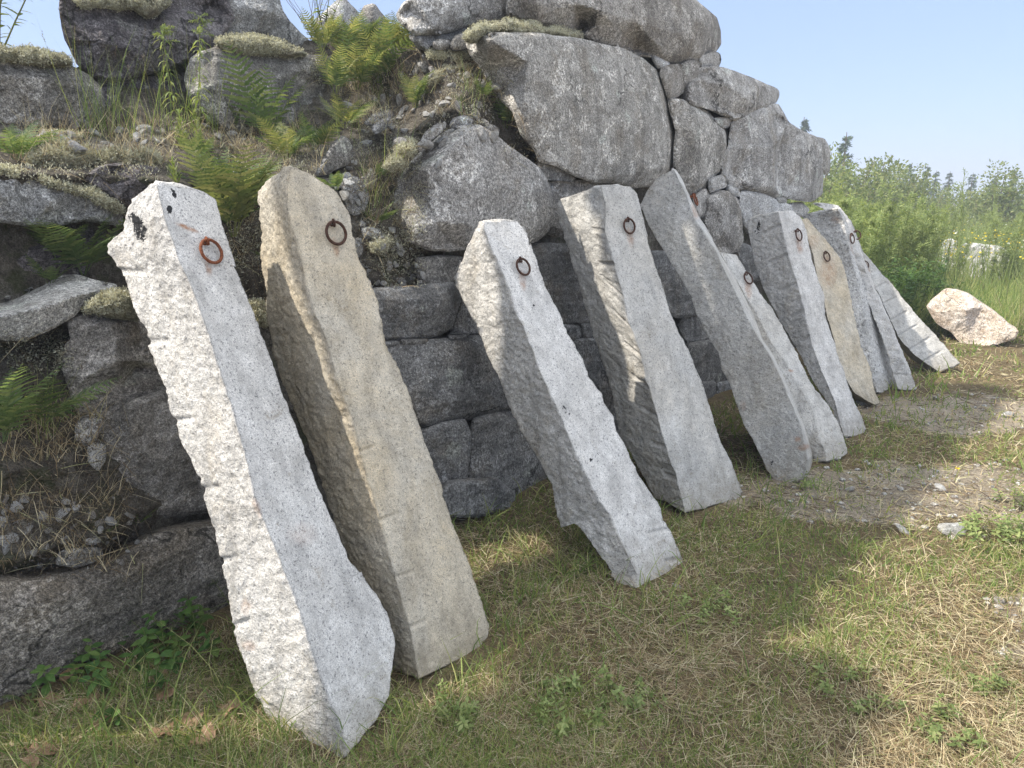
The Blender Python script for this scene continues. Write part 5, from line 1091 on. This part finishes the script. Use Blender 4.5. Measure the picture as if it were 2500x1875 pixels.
# gravel in the bare dirt
g = ground_pts(9000, 1500, 2900, 760, 1600); g = g[rng.uniform(0, 1, len(g)) < dirtness(g[:, 0], g[:, 1]) * .4]; VV, FF = [], []
ico = np.empty(len(chips[0].vertices) * 3, np.float32); chips[1].vertices.foreach_get('co', ico); ico = ico.reshape(-1, 3); tf = np.array([p_.vertices[:] for p_ in chips[1].polygons])
low = [0]
import bmesh as _b
bm = _b.new(); _b.ops.create_icosphere(bm, subdivisions=2, radius=.5); sv_ = np.array([v_.co[:] for v_ in bm.verts]); sf_ = np.array([[v_.index for v_ in f_.verts] for f_ in bm.faces]); bm.free()
for i_, q in enumerate(g):
    s = r01(.035, .165) ** 1.75; a_ = r01(0, 6.3); sh = sv_ * [1, r01(.6, 1), r01(.35, .65)] * s * (1 + .25 * fbm(sv_ + i_, 2.5, 2, i_))[:, None]
    VV.append(sh @ np.array([[math.cos(a_), -math.sin(a_), 0], [math.sin(a_), math.cos(a_), 0], [0, 0, 1]]) + q + UP * s * .1); FF.append(sf_ + i_ * len(sv_))
tag(obj('gravel', np.concatenate(VV), [np.concatenate(FF)], M['pale']), 'gravel and pebbles on the bare dirt', 'gravel', kind='stuff')
o = drop_chip(WN * -3.62 + WD * 1.5 + UP * 3.2, WN, 1.25, 'unseen boulder added above the top of the picture to shade a post', None, 'boulder', 'boulder'); o.rotation_euler = (0, 0, 0.85); o.scale = (0.78, 0.85, 1.9)  # added out of view to shade the broad notched post
for lab, v, x, y, s in (('white stone in the grass at the right frame edge', 'C', 2060, 430, .10), ('flat pale stone in the dirt near the far posts', 'C', 1415, 275, .09), ('pale stone half sunk between dirt and grass', 'C', 1120, 1480, .09), ('round grey pebble in the dirt near the leaning post foot', 'C', 880, 885, .06), ('white angular stone in the dirt, nearest to the yellow flower', 'C', 1455, 1100, .09), ('white stone at the bottom edge of the dirt patch', 'C', 640, 1100, .07), ('white chip beside the foot of the narrow speckled post', 'D', 1462, 1268, .05), ('long pale stone at the lower edge of the dirt', 'C', 1560, 1470, .14), ('pale stone under the tan ochre post foot', 'C', 738, 325, .12)):
    p, nn = cast(S(v, x, y)); drop_chip(p, UP, s, lab, None, 'field_stone')
# fallen leaves at lower left
for q, (x, y) in enumerate(((300, 1280), (620, 1410), (940, 1130), (1000, 1240), (530, 1290), (1150, 1420), (990, 1480), (260, 1600), (200, 1640), (1380, 1330), (1240, 1500), (420, 1110))):
    p, _ = cast(S('3', x, y)); a = r01(0, 6.3); e1 = np.array([math.cos(a), math.sin(a), .15]); e2 = norm(np.cross(UP, e1)); n_ = 17; th = np.linspace(0, 2 * math.pi, n_)[:-1]
    rr_ = .030 * (1 + .28 * np.cos(5 * th)) ; ring = p + UP * .025 + e1 * (rr_ * 1.5 * np.cos(th))[:, None] + e2 * (rr_ * np.sin(th))[:, None] + UP * (.012 * np.sin(3 * th + q))[:, None]
    V = np.vstack([ring, ring.mean(0) + UP * .006]); F = np.array([[i_, (i_ + 1) % 16, 16] for i_ in range(16)])
    tag(obj('fallen_leaf', V, [F], M['litter']), 'curled brown fallen leaf on the grass left of the nearest post', 'leaf', 'fallen leaves left of the nearest post')
# ------------------------------------------------------------------ the field beyond: weeds, bushes, spruces
def weed_mesh(kind, seed):
    global rng
    keep = rng; rng = np.random.default_rng(seed); st, lf = [], []
    if kind == 'feathery':
        for k in range(4):
            d = norm(np.array([r01(-.16, .16), r01(-.16, .16), 1])); pts = curve(np.array([r01(-.06, .06), r01(-.06, .06), 0]), d, r01(.8, 1.05), rand_dir(1)[0] * .12, 9); st.append(tube(pts, np.linspace(.005, .0015, 9), 4))
            nb = 22; tb = r01(.2, .97, nb)
            for q in range(nb):
                b = np.array([np.interp(tb[q], np.linspace(0, 1, 9), pts[:, i]) for i in range(3)]); dd = norm(rand_dir(1)[0] * [1, 1, .4] + UP * .9); L = r01(.1, .24) * (1.15 - tb[q] * .8)
                bp = curve(b, dd, L, UP * .15, 5); a, c_ = leafy_stem(bp, .0012, 14, .055, .2, .1, .1, .8, LEAF[2], 2); lf.append(c_); lf.append(a)
    elif kind == 'broad':
        for k in range(6):
            d = norm(np.array([r01(-.3, .3), r01(-.3, .3), 1])); pts = curve(np.array([r01(-.12, .12), r01(-.12, .12), 0]), d, r01(.6, 1.0), rand_dir(1)[0] * .12, 8)
            a, b = leafy_stem(pts, .006, 34, .15, .30, .25, .08, .55, LEAF[3], 3); st.append(a); lf.append(b)
    elif kind == 'stalk':
        pts = curve(np.zeros(3), norm(np.array([.03, .02, 1])), 1.0, rand_dir(1)[0] * .05, 9); st.append(tube(pts, np.linspace(.005, .0012, 9), 4))
        for q in range(40):
            tq = r01(.3, 1); b = np.array([np.interp(tq, np.linspace(0, 1, 9), pts[:, i]) for i in range(3)]); bp = curve(b, norm(rand_dir(1)[0] * [1, 1, .3] + UP * 1.0), r01(.05, .14) * (1.3 - tq), UP * .1, 4); a, c_ = leafy_stem(bp, .0009, 6, .02, .25, .1, .1, .8, LEAF[2], 2); lf += [a, c_]
    else:
        for k in range(14):
            d = norm(np.array([r01(-.5, .5), r01(-.5, .5), 1])); pts = curve(np.array([r01(-.15, .15), r01(-.15, .15), 0]), d, r01(.5, 1.0), rand_dir(1)[0] * .2, 7); a, c_ = leafy_stem(pts, .003, 10, .05, .2, .5, .2, .5, LEAF[2], 2); st.append(a); lf.append(c_)
    VF = join(st + lf); rng = keep
    m = {'feathery': 'weed', 'broad': 'broad', 'stalk': 'weed', 'dry': 'dry'}[kind]
    return np_mesh(kind + '_weed', VF[0], VF[1], M[m])
WM = {k: [weed_mesh(k, s + 900) for s in range(n)] for k, n in (('feathery', 4), ('broad', 4), ('stalk', 2), ('dry', 2))}
LBL = {'feathery': 'feathery pale green weed in the thicket of the field', 'broad': 'dark green leafy weed at the near edge of the field', 'stalk': 'thin tall weed stalk rising above the field', 'dry': 'dry straw-coloured weed at the near edge of the field'}
def weed(kind, sx, dist, h):
    x = (sx - 1250) / FOC / 1.03; p = np.array([x * dist, dist * 1.0, 0.0]); p[2] = ground_z(p[:1], p[1:2])[0]
    o = bpy.data.objects.new(kind + '_weed', WM[kind][int(r01(0, len(WM[kind])))]); COL.objects.link(o); o.location = p; o.rotation_euler = (r01(-.06, .06), r01(-.06, .06), r01(0, 6.28)); s = h
    o.scale = (s * r01(.8, 1.25), s * r01(.8, 1.25), s); tag(o, LBL[kind], 'weed', {'feathery': 'feathery weeds in the field', 'broad': 'leafy weeds at the field edge', 'stalk': 'tall weed stalks', 'dry': 'dry weeds at the field edge'}[kind])
for k in range(95):
    dist = 9.4 + 7 * r01(0, 1) ** 1.3; sx = r01(1980, 2300) if k < 70 else r01(2330, 2850); dist = max(dist, 12.8) if 2290 < sx < 2520 else dist; weed('feathery', sx, dist, (r01(1.15, 1.65) if sx < 2290 else r01(.8, 1.25)) * (1.0 if dist < 12 else 1.05))
for k in range(44): weed('feathery', r01(2290, 2900), r01(15, 26), r01(1.0, 1.5))
for k in range(30): weed('broad', r01(2080, 2300), r01(8.9, 10.8), r01(.45, .95))
for k in range(16): weed('broad', r01(2300, 2800), r01(9.2, 10.8), r01(.25, .45))
for k in range(14): weed('broad', r01(2200, 2340), r01(8.8, 9.8), r01(.6, .98))
for k in range(24): weed('dry', r01(2100, 2750), r01(8.6, 10.5), r01(.35, .8))
for sx, d, h in ((2372, 9.5, 1.95), (2470, 9.8, 2.3), (2492, 10.2, 2.2), (2330, 10.5, 1.85), (2236, 13, 2.0), (2440, 12, 1.9), (2140, 11, 1.9), (2560, 9.5, 2.1)): weed('stalk', sx, d, h)
# meadow mass between weeds and bushes
n = 26000; sx = r01(1900, 3000, n); dist = 9 + 45 * r01(0, 1, n) ** 1.6; p = np.stack([(sx - 1250) / FOC / 1.03 * dist, dist, 0 * dist], 1); p[:, 2] = ground_z(p[:, 0], p[:, 1]); k_ = ~((sx > 2285) & (sx < 2520) & (dist < 13)); p, dist, n = p[k_], dist[k_], int(k_.sum())
D = norm(np.stack([r01(-.4, .4, n), r01(-.4, .4, n), np.ones(n)], 1)); L = r01(.35, 1.0, n) * np.clip(dist / 16, .55, 1.15)
V, F = strips(p, D, L, r01(.006, .013, n) * np.clip(dist / 12, 1, 3), rand_dir(n) * .25, norm(np.cross(D, norm(CAMP - p)) + .4 * rand_dir(n)), 3)
tag(obj('meadow_grass', V, [F], M['weed'], origin=(0, 0, 0)), 'tall meadow grass filling the field', 'grass', kind='stuff')
n = 12000; sel = r01(0, 1, n); sx = r01(1950, 2900, n); dist = 8.8 + 4 * r01(0, 1, n) ** 1.5; p = np.stack([(sx - 1250) / FOC / 1.03 * dist, dist, 0 * dist], 1); p[:, 2] = ground_z(p[:, 0], p[:, 1])
D = norm(np.stack([r01(-.7, .7, n), r01(-.7, .7, n), np.ones(n)], 1)); V, F = strips(p, D, r01(.12, .45, n), r01(.006, .014, n), rand_dir(n) * .5, norm(np.cross(D, norm(CAMP - p)) + .4 * rand_dir(n)), 3)
tag(obj('undergrowth', V, [F], M['green'], origin=(0, 0, 0)), 'rough green undergrowth at the edge of the field', 'grass', kind='stuff')
for nm, mm, lb, n, z0, z1 in (('yellow_blossoms', 'petal', 'yellow flowers scattered through the meadow', 3200, .6, 1.05), ('white_blossoms', 'white_petal', 'small white flowers scattered through the meadow', 900, .7, 1.1)):
    sx = r01(2230, 2900, n); dist = r01(12, 34, n); p = np.stack([(sx - 1250) / FOC / 1.03 * dist, dist, r01(z0, z1, n)], 1); keep = fbm(p * [1, 1, 0], .35, 2, 91) > -.1; p = p[keep]; n = len(p); D = rand_dir(n, -.2, .6)
    V, F = strips(p, D, .034, .03, D * 0, perp(D), 2, (.5, 1, .5)); tag(obj(nm, V, [F], M[mm], origin=(0, 0, 0)), lb, 'flowers', kind='stuff')

def crown_leaves(blobs, n, size, r):
    """leaves on twigs through several lumps; denser at the outside, open in between"""
    w_ = np.array([b[3] ** 2 for b in blobs]); w_ = w_ / w_.sum(); k = r.choice(len(blobs), n // 9, p=w_)
    C = np.array([b[:3] for b in blobs])[k]; Rr = np.array([b[3] for b in blobs])[k]
    o = rand_dir(len(k), r=r); tw = C + o * (Rr * r.uniform(.35, 1.0, len(k)) ** .6)[:, None]
    P = np.repeat(tw, 9, 0) + r.normal(0, 1, (len(k) * 9, 3)) * np.repeat(Rr, 9)[:, None] * .13
    D = norm(np.repeat(o, 9, 0) * .6 + rand_dir(len(P), r=r) + UP * .1); L = size * r.uniform(.6, 1.3, len(P))
    return strips(P, D, L, L * .62, rand_dir(len(P), r=r) * .2, perp(D, r), 2, (.25, 1, .1))
def bush(label, sx, dist, h, w, seed, m='bush', group='bushes at the back of the field', leaf=.085, name='bush', cat='bush', n=5200):
    r = np.random.default_rng(seed); p = np.array([(sx - 1250) / FOC / 1.03 * dist, dist, 0.0]); e = empty(name, p); tag(e, label, cat, group); limbs, blobs = [], []
    for k in range(9):
        a = r.uniform(0, 6.28); q = r.uniform(.15, 1) * w * .5; top = np.array([math.cos(a) * q, math.sin(a) * q, h * r.uniform(.55, 1.0) * (1 - .25 * (q / (w * .5)) ** 2)])
        pts = np.array([[0, 0, 0], top * [.3, .3, .35], top * [.7, .7, .7], top]) + p; limbs.append(tube(pts, np.linspace(.035, .006, 4) * h / 3, 5)); rad = h * r.uniform(.14, .24)
        blobs += [(*(p + top - UP * rad * .6), rad), (*(p + top * [.75, .75, .55]), rad * 1.1)]
    blobs += [(*(p + [r.uniform(-.4, .4) * w, r.uniform(-.3, .3) * w, h * r.uniform(.15, .4)]), h * .2) for _ in range(7)]
    V, F = join(limbs); obj('trunk', V, F, M['twig'], parent=e); V, F = crown_leaves(blobs, n, leaf, r); obj('crown', V, [F], M[m], parent=e)
bushes = [(1985, 24, 3.3, 3.0), (2040, 26, 3.7, 3.2), (2105, 27, 3.2, 3.0), (2165, 28, 3.15, 3.2), (2205, 30, 2.9, 3.0), (2262, 32, 2.35, 3.4), (2330, 34, 2.15, 3.6), (2390, 33, 2.1, 3.4), (2434, 27, 2.9, 2.2), (2490, 34, 2.3, 3.6), (2580, 32, 2.9, 4), (2680, 34, 3.1, 4)]
for q, (sx, d, h, wd) in enumerate(bushes):
    bush(('bush beside the end of the wall', 'rounded bush under the tallest spruce', 'bronze-tipped bush in the hedge', 'taller ragged bush in the hedge', 'bush at the right end of the dense hedge', 'low bush below the first distant spruces', 'low hazy bush in the middle of the horizon', 'low bush left of the slim birch', 'slim birch sapling rising above the horizon', 'low bush at the right frame edge', 'bush beyond the right frame edge', 'second bush beyond the right frame edge')[q], sx, d, h * 1.0, wd, 300 + q, 'bush', leaf=.10, n=6500 if q < 5 else 4200)
bush('small glowing bush between the end boulder and the post tops', 1962, 11.5, 1.62, .7, 340, 'weed', None, .07, n=900)
def spruce(label, sx, dist, h, seed, sp=.26):
    r = np.random.default_rng(seed); p = np.array([(sx - 1250) / FOC / 1.03 * dist, dist, 0.0]); e = empty('spruce_tree', p); tag(e, label, 'spruce', 'spruces beyond the field')
    V, F = tube(np.array([[0, 0, 0], [0, 0, h * .5], [0, 0, h]]) + p, [.03 * h, .018 * h, .003 * h], 7); obj('trunk', V, [F], M['twig'], parent=e)
    nt = int(16); Bs, Ds, Ls = [], [], []
    for k in range(nt):
        z = h * (.1 + .9 * k / nt) ; rad = h * sp * (1 - k / nt) ** .85 + .03
        for q in range(int(9 - 4 * k / nt)):
            a = r.uniform(0, 6.28); d = np.array([math.cos(a), math.sin(a), r.uniform(-.25, .25)]); L = rad * r.uniform(.65, 1.15); m_ = 34; t = r.uniform(.08, 1, m_)
            C = p + np.array([0, 0, z + r.uniform(-.3, .3) * h / nt]) + d * (L * t)[:, None] - UP * (L * .25 * t ** 2)[:, None]; Bs.append(C); dd = norm(d + rand_dir(m_, r=r) * .9); Ds.append(dd); Ls.append(r.uniform(.03, .06, m_) * h * .8)
    Bs, Ds, Ls = np.concatenate(Bs), np.concatenate(Ds), np.concatenate(Ls); Ds[-1] = UP
    V, F = strips(Bs, Ds, Ls, Ls * .22, -UP[None] * .15 * np.ones((len(Bs), 1)), perp(Ds, r), 2, (.5, 1, .1)); obj('crown', V, [F], M['spruce'], parent=e)
for q, (lb, sx, d, top) in enumerate((('tallest spruce, standing behind the hedge by the wall', 2050, 36, 338), ('spruce tip showing over the end boulder', 1945, 44, 306), ('spruce right after the dense hedge', 2215, 50, 404), ('dark spruce standing alone on the horizon', 2254, 52, 410), ('small spruce beside the lone dark one', 2277, 54, 421), ('rounded spruce in the middle of the horizon', 2310, 56, 423), ('spruce left of the slim birch', 2366, 54, 426), ('spruce behind the slim birch', 2420, 58, 430), ('dark spruce near the right frame edge', 2466, 52, 416), ('spruce cut by the right frame edge', 2502, 52, 428), ('spruce beyond the right frame edge', 2560, 54, 415))):
    spruce(lb, sx, d, CAM_H + (486 - top) / FOC * d * 1.03, 500 + q)
# unseen trees added outside the frame on the left, boughs shaped to shade the grass
def shade_tree(label, p, z0, z1, w, seed):
    r = np.random.default_rng(seed); p = np.array(p, float); e = empty('added_shade_tree', p); tag(e, label, 'tree', 'added shade trees beyond the left side of the picture'); blobs, limbs = [], [tube(np.array([p, p + [0.1, 0, z0 * .6], p + [0, .1, z1 * .85]]), [.16, .12, .03], 7)]
    for k in range(16):
        a = r.uniform(0, 6.28); q = r.uniform(.2, 1) * w * .5; b = p + [math.cos(a) * q, math.sin(a) * q, r.uniform(z0 + .5, z1 - .4)]; blobs.append((*b, r.uniform(.45, .8))); limbs.append(tube(np.array([p + [0, 0, z0 * .8], (p + b) / 2 + [0, 0, z0 * .45], b]), [.05, .03, .01], 5))
    V, F = join(limbs); obj('trunk', V, F, M['twig'], parent=e); V, F = crown_leaves(blobs, 9000, .16, r); obj('crown', V, [F], M['bush'], parent=e)
def overhang(label, foot, targets, seed):
    """an added, unseen tree with boughs placed to reach between the sun and the given patches of grass (c, u, height)"""
    r = np.random.default_rng(seed); p = WN * foot[0] + WD * foot[1]; e = empty('added_shade_tree', p); tag(e, label, 'tree', 'added shade trees beyond the left side of the picture'); blobs = []
    pts = [WN * (c - SUNR[0] * z) + WD * (u - SUNR[1] * z) + UP * z for c, u, z, _q in targets]; top = np.mean(pts, 0)
    limbs = [tube(np.array([p, p * .6 + top * .4 * [1, 1, 0] + UP * top[2] * .5, top]), [.17, .12, .05], 7)]
    for b, q in zip(pts, targets): blobs.append((*b, q[3])); limbs.append(tube(np.array([top * [1, 1, .8], (top + b) / 2 - UP * .1, b]), [.04, .025, .008], 5))
    V, F = join(limbs); obj('trunk', V, F, M['twig'], parent=e); V, F = crown_leaves(blobs, 560 * len(pts), .13, r); obj('crown', V, [F], M['bush'], parent=e)
SUNR = (-(SUN @ WN) / SUN[2] * -1 * -1, -(SUN @ WD) / SUN[2])
tg = []
for u in np.arange(.4, 7.4, .5):
    edge = np.interp(u, [.4, 1.5, 2.2, 3.6, 5.4, 7.4], [-1.25, -1.25, -1.15, -.8, -.85, -1.25])
    
    if u > 1.5: tg.append((-1.36, u, r01(6.6, 8.4), .13)); tg.append((-1.34, u + .25, r01(6.6, 8.4), .13))
    tg.append((-1.17, u + r01(-.15, .15), r01(6.6, 8.4), .2)); tg.append((-1.14, u + .25, r01(6.6, 8.4), .2))
    for c in np.arange(-.85, edge - .3, .42): tg.append((c + r01(-.06, .06), u + r01(-.15, .15), r01(6.6, 8.4), r01(.3, .42)))
tg += [(-.78, 1.9, 7.5, .2), (-.72, 2.15, 7.3, .2), (-.86, 1.68, 7.4, .18)]
tg = [t for t in tg]; third = len(tg) // 3
overhang('added unseen tree beyond the left edge of the picture, shading the grass of the foreground', (-7.0, -5.5), [t for t in tg if t[1] < 2.6], 71)
overhang('added unseen tree beyond the left edge of the picture, shading the grass in the middle', (-7.6, -3.5), [t for t in tg if 2.6 <= t[1] < 4.8], 72)
overhang('added unseen tree beyond the left edge of the picture, shading the bare dirt', (-7.9, -1.5), [t for t in tg if t[1] >= 4.8], 73)

# ------------------------------------------------------------------ the summer haze in the air
hb = np.array([[x, y, z] for z in (-1.6, 10.5) for y in (-40.0, 330.0) for x in (-120.0, 260.0)])
hf = np.array([[0, 2, 3, 1], [4, 5, 7, 6], [0, 1, 5, 4], [2, 6, 7, 3], [0, 4, 6, 2], [1, 3, 7, 5]])
m, nt, out = mat('haze_air'); pv = nd(nt, 'VolumePrincipled', {'Color': (0.86, 0.92, 1.0), 'Density': 0.0042, 'Anisotropy': 0.2}); nt.links.new(pv.outputs[0], out.inputs[1])
tag(obj('haze', hb, [hf], m, origin=(0, 0, 0), smooth=False), 'thin summer haze in the air', 'haze', kind='stuff')
